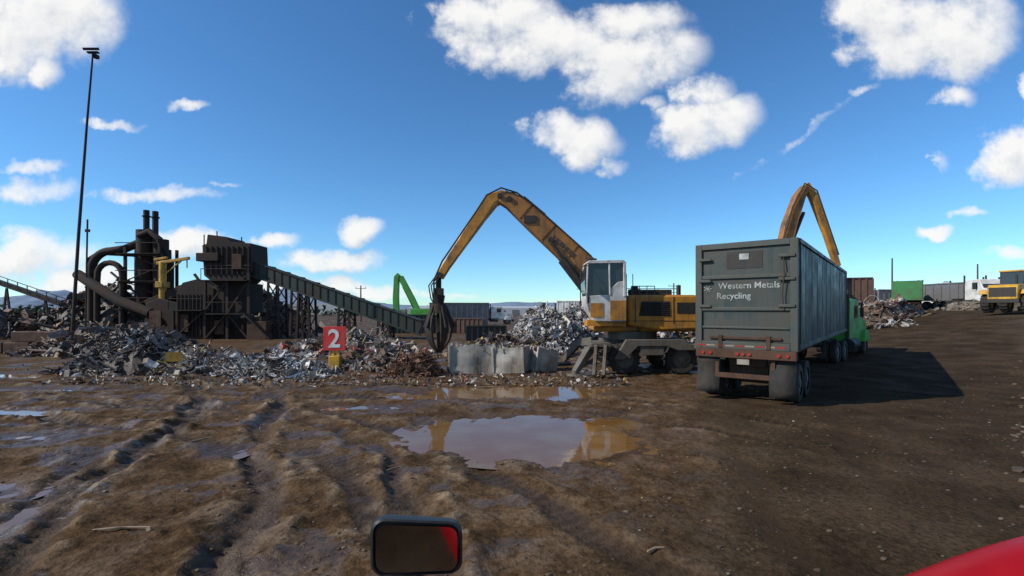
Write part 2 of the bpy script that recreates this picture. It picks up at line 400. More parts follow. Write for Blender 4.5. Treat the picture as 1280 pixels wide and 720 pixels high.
# ------------------------------------------------------------------ scattered stones & debris on the ground
def hpt(xs_, ys_): return height(np.array(xs_), np.array(ys_))[0]
def rock(bd, c, s):
    vs = []; n = 6
    for (ph, rr) in ((-.9, .45), (-.1, 1.), (.6, .75)):
        for i in range(n):
            a = 2 * math.pi * i / n + ph; k = rr * R.uniform(.75, 1.25) * s
            vs.append((c[0] + k * math.cos(a), c[1] + k * math.sin(a) * .8, c[2] + ph * s * .6 * R.uniform(.8, 1.2)))
    fs = [tuple(range(n - 1, -1, -1)), tuple(range(2 * n, 3 * n))]
    for l in (0, n):
        for i in range(n): fs.append((l + i, l + (i + 1) % n, l + (i + 1) % n + n, l + i + n))
    bd.add(vs, fs)
bd = B(); P = []
for i in range(4600):
    yy = 3.6 + 17 * R.random() ** 1.4; xx = R.uniform(-1.1, 1.1) * yy
    dens = float(fbm(xx * .6, yy * .6, 77, 2))
    if dens < R.uniform(-.5, .35): continue
    P.append((xx, yy))
for i in range(1100):
    yy = R.uniform(8, 34); P.append((1.04 * yy + R.uniform(.8, 5), yy))
zz = hpt([p[0] for p in P], [p[1] for p in P])
for (xx, yy), z in zip(P, zz):
    s = R.choice([.01, .012, .015, .02, .028]) * R.uniform(.8, 1.3)
    if xx > yy * 1.04: s *= 3.2
    k = R.uniform(.5, 1.3); bd.col = (.095 * k, .062 * k, .036 * k) if R.random() < .93 else (.17 * k, .14 * k, .105 * k); rock(bd, (xx, yy, z + s * .1), s)
bd.obj('gravel', M['rubble'])

# scrap piece maker -----------------------------------------------------
def rrot(): 
    return Matrix.Rotation(R.uniform(0, 6.28), 3, 'Z') @ Matrix.Rotation(R.uniform(-1.3, 1.3), 3, 'X') @ Matrix.Rotation(R.uniform(-1.3, 1.3), 3, 'Y')
def piece(bd, c, s, kinds='ppbtxw'):
    k = R.choice(kinds); rt = rrot(); c = Vector(c)
    if k == 'p':
        a, b_ = s * R.uniform(.5, 1.2), s * R.uniform(.25, .8); n = 4; vs = []
        fold = R.uniform(-.6, .6)
        for i in range(n):
            for j in range(n):
                x = (i / (n - 1) - .5) * a; y = (j / (n - 1) - .5) * b_
                vs.append(c + rt @ Vector((x + R.uniform(-.05, .05) * s, y + R.uniform(-.05, .05) * s, fold * abs(x) + R.uniform(-.09, .09) * s)))
        bd.add(vs, [(i * n + j, (i + 1) * n + j, (i + 1) * n + j + 1, i * n + j + 1) for i in range(n - 1) for j in range(n - 1)])
    elif k == 'b':
        bd.box(c, (s * R.uniform(.8, 1.9), s * .1, s * .1), rt)
    elif k == 't':
        d = rt @ Vector((1, 0, 0)); e = rt @ Vector((0, 1, 0)); l = s * R.uniform(.6, 1.5)
        bd.tube([c - d * l * .6, c - d * l * .1 + e * s * .05, c + d * l * .3 + e * s * R.uniform(0, .4), c + d * l * .5 + e * s * R.uniform(.1, .8)], s * R.uniform(.025, .08), 6)
    elif k == 'x':
        bd.box(c, (s * R.uniform(.3, .8), s * R.uniform(.3, .6), s * R.uniform(.2, .5)), rt)
    elif k == 'w':
        d = rt @ Vector((1, 0, 0)); e = rt @ Vector((0, 1, 0)); f = rt @ Vector((0, 0, 1)); pts = []
        ra = s * R.uniform(.25, .6); ph = R.uniform(0, 6)
        for i in range(9): a = ph + i * .75; pts.append(c + d * math.cos(a) * ra + e * math.sin(a) * ra * .7 + f * s * .06 * i * R.uniform(.5, 1.2))
        bd.tube(pts, s * .018, 4)
PAL_GREY = [(.36, .35, .34), (.5, .49, .47), (.24, .23, .23), (.17, .15, .14), (.42, .38, .31), (.16, .1, .07), (.1, .085, .08), (.28, .28, .31), (.58, .55, .5), (.2, .11, .065), (.13, .09, .065)]
PAL_WHITE = [(.45, .44, .43), (.6, .59, .57), (.33, .33, .33), (.2, .18, .17), (.68, .66, .62), (.17, .12, .09), (.5, .46, .38), (.35, .36, .39), (.13, .1, .08), (.25, .19, .14)]
PAL_RUST = [(.14, .07, .04), (.2, .1, .05), (.09, .05, .035), (.25, .15, .09), (.07, .05, .04), (.3, .25, .2)]
PAL_DARK = [(.05, .045, .045), (.08, .07, .065), (.03, .026, .026), (.13, .11, .1), (.09, .05, .035), (.22, .2, .19)]
PAL_MIX = [(.45, .42, .38), (.2, .17, .14), (.15, .08, .05), (.09, .07, .06), (.33, .27, .2), (.55, .52, .46), (.07, .11, .17), (.32, .08, .05), (.42, .29, .08), (.22, .17, .13)]
def pile(name, cx, cy, rx, ry, h, n, pal, s0, s1, mound=(.05, .035, .025), kinds='ppbtxw', seed=1, bump=.6, flat=1.8, mat='scrap'):
    bd = B(); z0 = gz(cx, cy)
    def prof(r, x, y): return h * max(0, 1 - r ** flat) * (1 + bump * float(fbm(x * 1.1 / max(.6, h * .5), y * 1.1 / max(.6, h * .5), seed, 3)))
    bd.col = mound; nr, na = 9, 40; vs = [(cx, cy, z0 + prof(0, cx, cy) * .85)]
    for i in range(1, nr + 1):
        for j in range(na):
            a = 2 * math.pi * j / na; r = i / nr * (1 + .15 * float(vnoise(j * .4, seed, 5))); x = cx + rx * r * math.cos(a); y = cy + ry * r * math.sin(a)
            vs.append((x, y, z0 + (prof(i / nr, x, y) * .85 * R.uniform(.9, 1.1) if i < nr else -.15)))
    fs = [(0, 1 + j, 1 + (j + 1) % na) for j in range(na)]
    for i in range(nr - 1):
        for j in range(na): fs.append((1 + i * na + j, 1 + (i + 1) * na + j, 1 + (i + 1) * na + (j + 1) % na, 1 + i * na + (j + 1) % na))
    bd.add(vs, fs)
    for _ in range(n):
        a = R.uniform(0, 6.283); r = math.sqrt(R.random()) * (1.06 if R.random() < .85 else 1.3); x = cx + rx * r * math.cos(a); y = cy + ry * r * math.sin(a)
        s = R.uniform(s0, s1) * (1 if R.random() < .9 else 1.7); k = R.uniform(.6, 1.25); c = R.choice(pal); bd.col = tuple(v * k for v in c)
        piece(bd, (x, y, z0 + prof(min(r, 1), x, y) * R.uniform(.85, 1.05) + s * .08), s, kinds)
    return bd.obj(name, M[mat], smooth=False)

pile('scrap_metal_pile', -15.4, 19.8, 2.6, 1.5, 1.35, 1100, PAL_DARK + [(.4, .4, .4)], .18, .5, kinds='ppbtwwx')
pile('scrap_metal_pile', -11.0, 19.6, 2.0, 1.2, .6, 800, PAL_GREY, .15, .42, kinds='ppttbw')
pile('scrap_metal_pile', -8.9, 18.3, 2.1, .9, .62, 900, PAL_WHITE, .15, .5, kinds='pttbbw', mat='scrapb')
pile('scrap_metal_pile', -12.9, 19.5, 1.3, 1.0, .6, 260, PAL_MIX, .2, .55)
pile('scrap_metal_pile', -6.4, 20.8, 1.6, 1.1, .65, 400, PAL_MIX, .12, .42)
pile('scrap_metal_pile', -5.1, 20.2, 1.5, 1.1, .8, 420, PAL_RUST + PAL_GREY[:3], .12, .42)
pile('rusty_scrap_pile', -3.75, 18.4, 1.05, .8, .85, 900, [(.2, .085, .04), (.13, .055, .03), (.26, .12, .06), (.08, .04, .03)], .1, .35, mound=(.07, .035, .02), kinds='wwtwbp')
pile('scrap_metal_pile', 2.2, 31, 2.9, 2.6, 2.75, 2300, PAL_WHITE, .16, .45, flat=1.5, bump=.35, mat='scrapb')
pile('scrap_metal_pile', 4.4, 33, 2.2, 2.0, 3.1, 1100, PAL_WHITE, .16, .45, flat=1.4, bump=.3, mat='scrapb')
pile('scrap_metal_pile', 9.5, 29, 4, 2.2, 1.7, 900, PAL_MIX, .2, .6)
pile('scrap_metal_pile', -.5, 26, 3, 1.6, 1.0, 600, PAL_RUST + PAL_MIX, .15, .5)
pile('scrap_metal_pile', -9, 27, 4.5, 2, 1.0, 700, PAL_MIX, .2, .65)
pile('scrap_metal_pile', -22, 27, 5.5, 2, 1.4, 700, PAL_DARK + PAL_RUST, .25, .7)
pile('scrap_heap', -38, 47, 9, 6, 4.6, 1500, PAL_DARK[:3] + PAL_RUST[:3], .4, 1.2, mound=(.03, .024, .02), bump=.9)
pile('scrap_heap', -50, 44, 8, 5, 2.8, 600, PAL_DARK[:3] + PAL_RUST[:2], .4, 1.1, mound=(.03, .024, .02))
pile('scrap_heap', -29, 51, 7, 5, 5.6, 800, PAL_RUST[:3] + PAL_DARK[:3], .5, 1.3, mound=(.03, .022, .018))
pile('scrap_metal_pile', 29.6, 39, 2.3, 2.5, 1.9, 400, PAL_RUST + PAL_GREY[:3], .3, .8)
pile('scrap_metal_pile', 34.5, 44, 3., 2.0, 1.5, 350, PAL_MIX, .3, .8)
pile('scrap_metal_pile', 11.5, 24.5, 1.5, 1.5, .7, 160, PAL_MIX, .2, .5)
pile('rubble_heap', 47, 47.5, 4, 2, 1.0, 260, [(.3, .26, .2), (.2, .17, .13)], .2, .6, mound=(.17, .13, .09))

# loose debris
bd = B(); P = []
for i in range(1500):
    P.append((R.uniform(-16, 4), 15.8 + abs(R.gauss(0, 1)) * 2.0))
for i in range(60): 
    yy = R.uniform(5, 16); P.append((R.uniform(-1, .6) * yy, yy))
for i in range(420): P.append((R.uniform(-22, 5), R.uniform(19, 27)))
zz = hpt([p[0] for p in P], [p[1] for p in P])
for (xx, yy), z in zip(P, zz):
    k = R.uniform(.6, 1.2); c = R.choice(PAL_MIX + PAL_RUST + [(.4, .33, .24)]); bd.col = tuple(v * k for v in c)
    s = R.uniform(.06, .24) * (1 if yy > 15 else .45); piece(bd, (xx, yy, z + s * .08), s, 'ppbtx')
bd.obj('scrap_debris', M['scrap'], smooth=False)
bd = B(); bd.col = (.28, .2, .13)
for (x, y, a, l) in ((-4.35, 5.35, .1, .3), (1.5, 5.0, .3, .1), (-6, 9.3, 1, .3), (-1.9, 7.7, .8, .2), (-.75, 15.6, .05, .5)):
    z = float(hpt([x], [y])[0]); bd.tube([(x - l * math.cos(a), y - l * math.sin(a), z + .02), (x, y + .02, z + .03), (x + l * math.cos(a), y + l * math.sin(a), z + .03)], [.012, .016, .008], 6)
bd.obj('broken_stick', M['rubble'], smooth=False)
bd = B()
for (x, y, z, l, a, t) in ((-12.9, 18.3, .7, .55, .3, .3), (-12.6, 18.2, .5, .45, -.5, -.4)):
    bd.box((x, y, z), (l, .35, .03), Matrix.Rotation(a, 3, 'Z') @ Matrix.Rotation(1.1 + t, 3, 'X') @ Matrix.Rotation(t, 3, 'Y'))
bd.obj('yellow_sheet_scrap', M['yellow'])

# ------------------------------------------------------------------ material handler
def wheel(bd_t, bd_r, c, ax, r, w, lugs=0):
    c = Vector(c); ax = Vector(ax).normalized()
    prof = [(-.5, .62), (-.5, .9), (-.42, .98), (-.3, 1.), (.3, 1.), (.42, .98), (.5, .9), (.5, .62)]
    n = 28; u = Vector((0, 0, 1)); x = ax.cross(u).normalized()
    vs = []
    for a_, rr in prof:
        for i in range(n):
            t = 2 * math.pi * i / n; vs.append(c + ax * a_ * w + (x * math.cos(t) + u * math.sin(t)) * rr * r)
    m_ = len(prof); fs = [(k * n + i, k * n + (i + 1) % n, (k + 1) * n + (i + 1) % n, (k + 1) * n + i) for k in range(m_ - 1) for i in range(n)]
    bd_t.add(vs, fs)
    if lugs:
        for i in range(lugs):
            t = 2 * math.pi * i / lugs; d = (x * math.cos(t) + u * math.sin(t))
            for sg in (-1, 1): bd_t.beam(c + d * r * 1.01 + ax * sg * w * .05, c + (x * math.cos(t + .12) + u * math.sin(t + .12)) * r * 1.01 + ax * sg * w * .45, .06 * r * 2, .05)
    bd_r.cyl(c - ax * w * .36, c + ax * w * .36, r * .63, n=20)
    bd_r.cyl(c - ax * w * .5, c + ax * w * .5, r * .22, n=12)
    for i in range(8):
        t = 2 * math.pi * i / 8; d = (x * math.cos(t) + u * math.sin(t)) * r * .42
        bd_r.cyl(c + d - ax * w * .42, c + d + ax * w * .42, r * .045, n=6)

mh = group('material_handler_crane', (5.2, 20, 0))
u = B(); t_ = B(); rm = B()
u.bb(3.7, 7.1, 19.45, 20.55, .75, 1.3); u.bb(3.5, 4.1, 18.7, 21.3, .8, 1.15); u.bb(6.7, 7.3, 18.7, 21.3, .8, 1.15)
for x in (4.35, 6.55):
    u.beam((x, 18.9, .62), (x, 21.1, .62), .3, .3)
    for y in (18.75, 21.25): wheel(t_, rm, (x, y, .6), (0, 1, 0), .6, .5, 16)
u.cyl((5.0, 20, 1.28), (5.0, 20, 1.62), 1.0, n=28)
u.prism([(3.9, .6), (4.35, 1.36), (6.6, 1.36), (7.0, .95), (6.3, .95), (5.9, 1.1), (4.8, 1.1), (4.3, .6)], 18.25, 18.45)
u.bb(4.9, 5.8, 18.3, 18.46, .75, 1.1)
u.obj('undercarriage', M['uc'], mh, .02); t_.obj('tyres', M['rubber'], mh); rm.obj('wheel_rims', M['uc'], mh)
o_ = B(); pads = B()
for (x, y, ex, ey) in ((3.6, 18.8, 2.35, 17.9), (7.2, 18.8, 8.3, 17.9), (3.6, 21.2, 2.4, 22.2), (7.2, 21.2, 8.3, 22.2)):
    o_.beam((x, y, 1.12), ((x + ex) / 2, (y + ey) / 2, 1.02), .34, .36, .3, .3)
    o_.beam(((x + ex) / 2, (y + ey) / 2, 1.0), (ex, ey, .16), .3, .3, .22, .2)
    o_.cyl((x, y, .75), (ex * .85 + x * .15, ey * .85 + y * .15, .32), .07)
    pads.cyl((ex, ey, .02), (ex, ey, .1), .36, .3, n=20); pads.cyl((ex, ey, .1), (ex, ey, .22), .12)
o_.beam((3.15, 17.95, 1.15), (2.95, 17.3, .1), .12, .2); o_.beam((3.5, 17.95, 1.15), (3.3, 17.3, .1), .12, .2)
o_.bb(2.95, 3.7, 17.9, 18.75, 1.1, 1.25)
for k in range(4): o_.beam((3.12 - .05 * k, 17.85 - .16 * k, 1.0 - .25 * k), (3.47 - .05 * k, 17.85 - .16 * k, 1.0 - .25 * k), .1, .04)
o_.obj('outriggers', M['uc'], mh, .015); pads.obj('outrigger_pads', M['uc'], mh)
ub = B()
ub.bb(3.3, 7.5, 19.05, 20.95, 1.62, 1.88)
ub.prism([(4.55, 1.88), (4.5, 2.95), (4.62, 3.08), (7.15, 3.08), (7.55, 2.9), (7.78, 2.5), (7.78, 1.95), (7.55, 1.72), (5.8, 1.66)], 18.75, 21.25)
ub.obj('engine_housing', M['orange'], mh, .09)
gr = B(); gr.prism([(4.95, 2.25), (5.05, 2.82), (6.15, 2.82), (6.2, 2.25)], 18.735, 18.76)
gr.bb(6.45, 7.25, 18.735, 18.76, 2.35, 2.78)
gr.obj('engine_grille', M['black'], mh)
sl = B()
for k in range(7): sl.box((5.575, 18.725, 2.3 + .075 * k), (1.1, .03, .015), Matrix.Rotation(.5, 3, 'X'))
sl.bb(6.3, 6.33, 18.738, 18.76, 1.95, 3.0); sl.bb(4.8, 4.83, 18.738, 18.76, 1.95, 3.0); sl.bb(4.7, 7.5, 18.738, 18.76, 2.05, 2.07)
sl.obj('grille_slats', M['black'], mh)
tp = B(); tp.bb(5.2, 6.4, 19.2, 20.4, 3.08, 3.3); tp.cyl((6.8, 19.6, 3.05), (6.8, 19.6, 3.5), .09); tp.cyl((4.9, 19.2, 3.05), (4.9, 19.2, 3.45), .14)
tp.bb(4.65, 5.1, 18.9, 19.3, 3.08, 3.3)
tp.obj('engine_top', M['black'], mh, .02)
rl = B()
for (a, b_) in (((4.7, 18.85), (5.6, 18.85)), ((4.7, 21.15), (7.3, 21.15))):
    rl.tube([(a[0], a[1], 3.42), (b_[0], b_[1], 3.42)], .016, 6); rl.tube([(a[0], a[1], 3.25), (b_[0], b_[1], 3.25)], .012, 6)
    for k in range(4): x = a[0] + (b_[0] - a[0]) * k / 3; rl.tube([(x, a[1], 3.05), (x, a[1], 3.42)], .016, 6)
for x in (4.5, 4.75): rl.tube([(x, 18.85, 3.0), (x - .02, 18.8, 3.9)], .016, 6)
rl.obj('handrails', M['uc'], mh)
cb = B()
cb.prism([(2.82, 2.72), (2.82, 3.02), (4.38, 3.1), (4.38, 2.05), (3.2, 2.05), (2.95, 2.45)], 18.35, 19.45)
cb.prism([(2.84, 4.26), (2.95, 4.38), (4.25, 4.4), (4.38, 4.28)], 18.3, 19.5)
for y in (18.36, 19.4):
    cb.beam((2.86, y, 3.0), (2.9, y, 4.28), .06, .06, up=(0, 1, 0)); cb.beam((3.75, y, 3.05), (3.72, y, 4.3), .06, .07, up=(0, 1, 0)); cb.beam((4.32, y, 3.0), (4.3, y, 4.3), .1, .12, up=(0, 1, 0))
cb.prism([(3.78, 3.05), (3.78, 3.3), (4.05, 3.55), (4.3, 3.6), (4.3, 3.05)], 18.352, 18.386)
cb.obj('cab_frame', M['cabwhite'], mh, .025)
gl = B(); gl.prism([(2.84, 3.0), (2.78, 3.5), (2.9, 4.3), (4.33, 4.3), (4.35, 3.05)], 18.39, 19.41); gl.obj('cab_windows', M['glass'], mh)
cr = B(); cr.bb(2.9, 4.4, 18.5, 19.3, 1.86, 2.1); cr.bb(3.0, 3.5, 18.335, 18.347, 2.2, 2.75); cr.bb(3.75, 4.35, 18.333, 18.348, 2.1, 2.85); cr.obj('cab_riser', M['orange'], mh, .004)
mr_ = B(); mr_.tube([(2.9, 18.35, 4.2), (2.6, 18.1, 4.1), (2.6, 18.1, 3.9)], .012, 6); mr_.bb(2.58, 2.62, 18.03, 18.17, 3.65, 3.92); mr_.bb(3.0, 3.3, 18.7, 18.9, 4.38, 4.5)
mr_.tube([(2.75, 18.3, 3.2), (2.6, 18.25, 3.2), (2.6, 18.25, 2.5)], .016, 6); mr_.bb(2.88, 2.95, 18.34, 18.352, 2.75, 3.0); mr_.obj('cab_mirror', M['black'], mh)
bo = B()
BY = 20.25
bo.sweep([(4.25, 2.9, .7), (3.75, 3.6, .95), (3.1, 4.25, 1.0), (2.0, 5.25, .92), (1.0, 6.15, .84), (.4, 6.72, .8), (-.1, 7.1, .66), (-.5, 7.2, .42)], .62, BY)
bo.bb(3.6, 4.7, 19.8, 20.7, 1.9, 3.1)
bo.obj('boom', M['boom'], mh, .03)
pl = B()
for (x, z, h_) in ((3.1, 4.25, 1.0), (2.45, 4.84, .95), (1.5, 5.7, .88), (.55, 6.57, .8)):
    nn = Vector((.66, .75))
    pl.beam((x - nn.x * h_ * .48, BY - .315, z - nn.y * h_ * .48), (x + nn.x * h_ * .48, BY - .315, z + nn.y * h_ * .48), .012, .04, up=(0, 1, 0))
pl.obj('boom_welds', M['boom'], mh)
st = B()
st.sweep([(.1, 7.15, .3), (-.42, 7.26, .5), (-.85, 7.08, .6), (-1.3, 6.45, .5), (-2.1, 5.3, .4), (-2.75, 4.35, .33), (-3.05, 3.85, .3)], .42, BY)
st.obj('stick', M['orange'], mh, .03)
tb = B()
for yo in (-.42, .42):
    tb.cyl((3.4, BY + yo, 2.9), (2.1, BY + yo, 4.6), .13); tb.cyl((2.1, BY + yo, 4.6), (1.6, BY + yo, 5.3), .07)
tb.cyl((1.35, BY, 6.45), (.45, BY, 7.2), .12); tb.cyl((.45, BY, 7.2), (-.3, BY, 7.48), .06)
for (x, z) in ((-.5, 7.22), (-.1, 7.1), (-3.0, 3.95), (3.85, 3.4), (1.6, 5.4)): tb.cyl((x, BY - .38, z), (x, BY + .38, z), .11)
for yo in (-.36, -.33):
    tb.tube([(3.3, BY + yo, 4.7), (2.4, BY + yo, 5.5), (1.0, BY + yo, 6.75), (.2, BY + yo, 7.35), (-.45, BY + yo, 7.55), (-1.05, BY + yo, 7.25), (-1.5, BY + yo, 6.55), (-2.9, BY + yo, 4.5), (-3.25, BY + yo, 3.7), (-3.2, BY + yo, 2.9)], .032, 6)
tb.bb(.5, 1.0, BY - .36, BY - .3, 6.1, 6.4)
tb.obj('hydraulics', M['black'], mh)
text('boom_lettering', 'LIEBHERR', .3, (2.1, BY - .318, 5.02), (math.pi / 2, .735, 0), M['textk'], mh, .004, bold=.008)
gp = B(); gx, gy = -3.1, 20.25
gp.cyl((gx, gy, 3.95), (gx, gy, 3.3), .12); gp.bb(gx - .2, gx + .2, gy - .2, gy + .2, 3.1, 3.4); gp.cyl((gx, gy, 3.1), (gx, gy, 2.75), .28, .22, n=16)
gp.cyl((gx, gy, 2.75), (gx, gy, 2.35), .3, .38, n=16)
for k in range(5):
    a = 2 * math.pi * k / 5 + .3; d = Vector((math.cos(a), math.sin(a), 0)); pts = [(.3, 2.55), (.5, 2.2), (.6, 1.75), (.5, 1.25), (.25, .85), (.06, .68)]
    w = [.14, .24, .28, .22, .13, .04]
    p = [Vector((gx, gy, z)) + d * r for r, z in pts]; sd = Vector((-math.sin(a), math.cos(a), 0)); vs = []
    for pp, ww in zip(p, w):
        for (i, j) in ((-1, 0), (1, 0), (1, 1), (-1, 1)): vs.append(pp + sd * ww * .5 * i * 1.3 - d * .09 * j)
    fs = [(0, 1, 2, 3), (23, 22, 21, 20)]
    for i in range(5):
        for j in range(4): fs.append((4 * i + j, 4 * i + (j + 1) % 4, 4 * i + 4 + (j + 1) % 4, 4 * i + 4 + j))
    gp.add(vs, fs); gp.cyl(Vector((gx, gy, 2.7)) + d * .28, p[2] + d * .08, .05)
for yo in (-.1, .1, 0): gp.tube([(gx + yo, gy - .15, 3.9), (gx - .28 + yo, gy - .2, 3.5), (gx - .2 + yo, gy - .2, 3.0), (gx + yo, gy - .2, 2.6)], .03, 6)
gp.obj('grapple', M['dark2'], mh, .01)

# ------------------------------------------------------------------ end-dump trailer
ang = math.atan2(.628, .778)
tr = group('scrap_trailer', (6.28, 13.0, 0), -ang, False)
LN = 14.2
b_ = B()
for x in (-1.23, 1.23): b_.bb(x - .03, x + .03, .12, LN, 1.55, 4.26)
b_.bb(-1.2, 1.2, .12, LN, 1.5, 1.6); b_.bb(-1.2, 1.2, LN - .08, LN, 1.6, 4.2)
b_.bb(-1.12, 1.12, .03, .12, 1.62, 4.18)
b_.obj('trailer_body', M['trailer'], tr, .01)
f_ = B()
for x in (-1.19, 1.19): f_.bb(x - .09, x + .09, -.03, .14, 1.42, 4.34)
f_.bb(-1.1, 1.1, -.03, .13, 4.18, 4.34); f_.bb(-1.1, 1.1, -.04, .06, 1.42, 1.62)
for z in (3.4, 2.52): f_.bb(-1.1, 1.1, -.025, .05, z - .05, z + .05)
f_.bb(-1.1, 1.1, -.01, .05, 1.98, 2.04)
for x in (-1.26, 1.26):
    f_.bb(x - .05, x + .05, .14, LN, 4.22, 4.34); f_.bb(x - .05, x + .05, .14, LN, 1.46, 1.6)
    for k in range(2): 
        yy = LN * k + (.35 if k == 0 else -.1); f_.bb(x - .045, x + .045, yy - .06, yy + .06, 1.6, 4.22)
for x in (-1.0, 1.0):
    for z in (3.9, 3.3, 2.6): f_.bb(x - .16, x + .22 * (1 if x > 0 else .7), -.07, -.02, z - .04, z + .04)
f_.obj('trailer_frame', M['trailer2'], tr, .012)
sd_ = B()
for k in range(11):
    y = 1.4 + k * (LN - 1) / 11
    for x in (-1.262, 1.262): sd_.bb(x - .006, x + .006, y, y + .03, 1.62, 4.2)
sd_.obj('side_seams', M['trailer'], tr)
lb = B(); lb.bb(-.12, .12, .008, .018, 3.86, 4.02); lb.obj('warning_label', M['textf'], tr)
lc = B(); lc.bb(-.45, .45, .02, .026, 3.62, 4.08); lc.obj('gate_dark_panel', M['black'], tr)  # flat black panel laid on the gate face, not sunk in
text('lettering', 'Western Metals', .235, (.1, .022, 3.08), (math.pi / 2, 0, 0), M['textf'], tr, .004, bold=.003)
text('lettering', 'Recycling', .235, (-.27, .022, 2.80), (math.pi / 2, 0, 0), M['textf'], tr, .004, bold=.003)
lg = B()
for k in range(7): lg.cyl((-.95, .02, 3.08), (-.95 + .11 * math.cos(k * .9), .015, 3.08 + .11 * math.sin(k * .9)), .012, n=6)
lg.obj('logo', M['textf'], tr)
hk = B(); hk.tube([(.95, -.02, 3.9), (.97, -.08, 3.4), (.93, -.06, 2.9), (.96, -.05, 2.5)], .015, 6); hk.bb(-.9, .9, -.03, .0, 1.7, 1.76)
for x in (-.6, .6): hk.bb(x - .05, x + .05, -.06, .0, 1.45, 1.8)
hk.obj('gate_latch', M['rust'], tr)
bu = B(); bu.bb(-1.25, 1.25, -.08, .1, 1.18, 1.42); bu.bb(-.75, .75, .0, .12, .62, .75)
for x in (-.7, .7): bu.beam((x, .06, .7), (x, .06, 1.2), .1, .08)
bu.bb(-.45, .45, .3, 11, .95, 1.25); bu.bb(-.5, .5, .5, .6, .6, 1.2)
for x in (-.45, .45): bu.bb(x - .06, x + .06, .1, 12.5, 1.25, 1.5)
bu.obj('bumper_and_chassis', M['rust'], tr, .01)
rd = B()
for x in (-1.05, -.85, -.15, 0, .15, .85, 1.05): rd.cyl((x, -.11, 1.3), (x, -.07, 1.3), .045, n=12)
for k in range(5): rd.bb(-1.2 + k * .5, -1.0 + k * .5, -.045, -.038, 1.49, 1.53)
rd.obj('tail_lamps', M['lamp'], tr)
wt = B()
for k in range(4): wt.bb(-.97 + k * .5, -.74 + k * .5, -.045, -.038, 1.49, 1.53)
wt.bb(-.15, .15, -.1, -.085, 1.02, 1.16); wt.obj('reflective_tape', M['conc'], tr)
mf = B()
for x in (-.93, .93):
    nseg = 6; vs = []
    for i in range(nseg + 1):
        for sx in (-.31, .31): vs.append((x + sx, .05 + .05 * math.sin(i * 1.1 + x) - .015 * i, 1.18 - i * .165))
    mf.add(vs, [(2 * i, 2 * i + 1, 2 * i + 3, 2 * i + 2) for i in range(nseg)])
o = mf.obj('mud_flaps', M['rubber'], tr); s = o.modifiers.new('s', 'SOLIDIFY'); s.thickness = .015
tt = B(); rr_ = B(); ax_ = B()
for y in (.85, 2.1):
    ax_.cyl((-1.1, y, .52), (1.1, y, .52), .09)
    ax_.bb(-.5, .5, y - .1, y + .1, .5, .95)
    for x in (-1.08, -.76, .76, 1.08): wheel(tt, rr_, (x, y, .52), (1, 0, 0), .52, .27)
tt.obj('tyres', M['rubber'], tr); rr_.obj('rims', M['galv'], tr); ax_.obj('axles', M['black'], tr)
lgd = B()
for x in (-.8, .8): lgd.beam((x, 9.8, .45), (x, 9.8, 1.5), .12, .12)
lgd.bb(-.85, .85, 9.75, 9.85, .9, 1.0); lgd.obj('landing_gear', M['black'], tr)

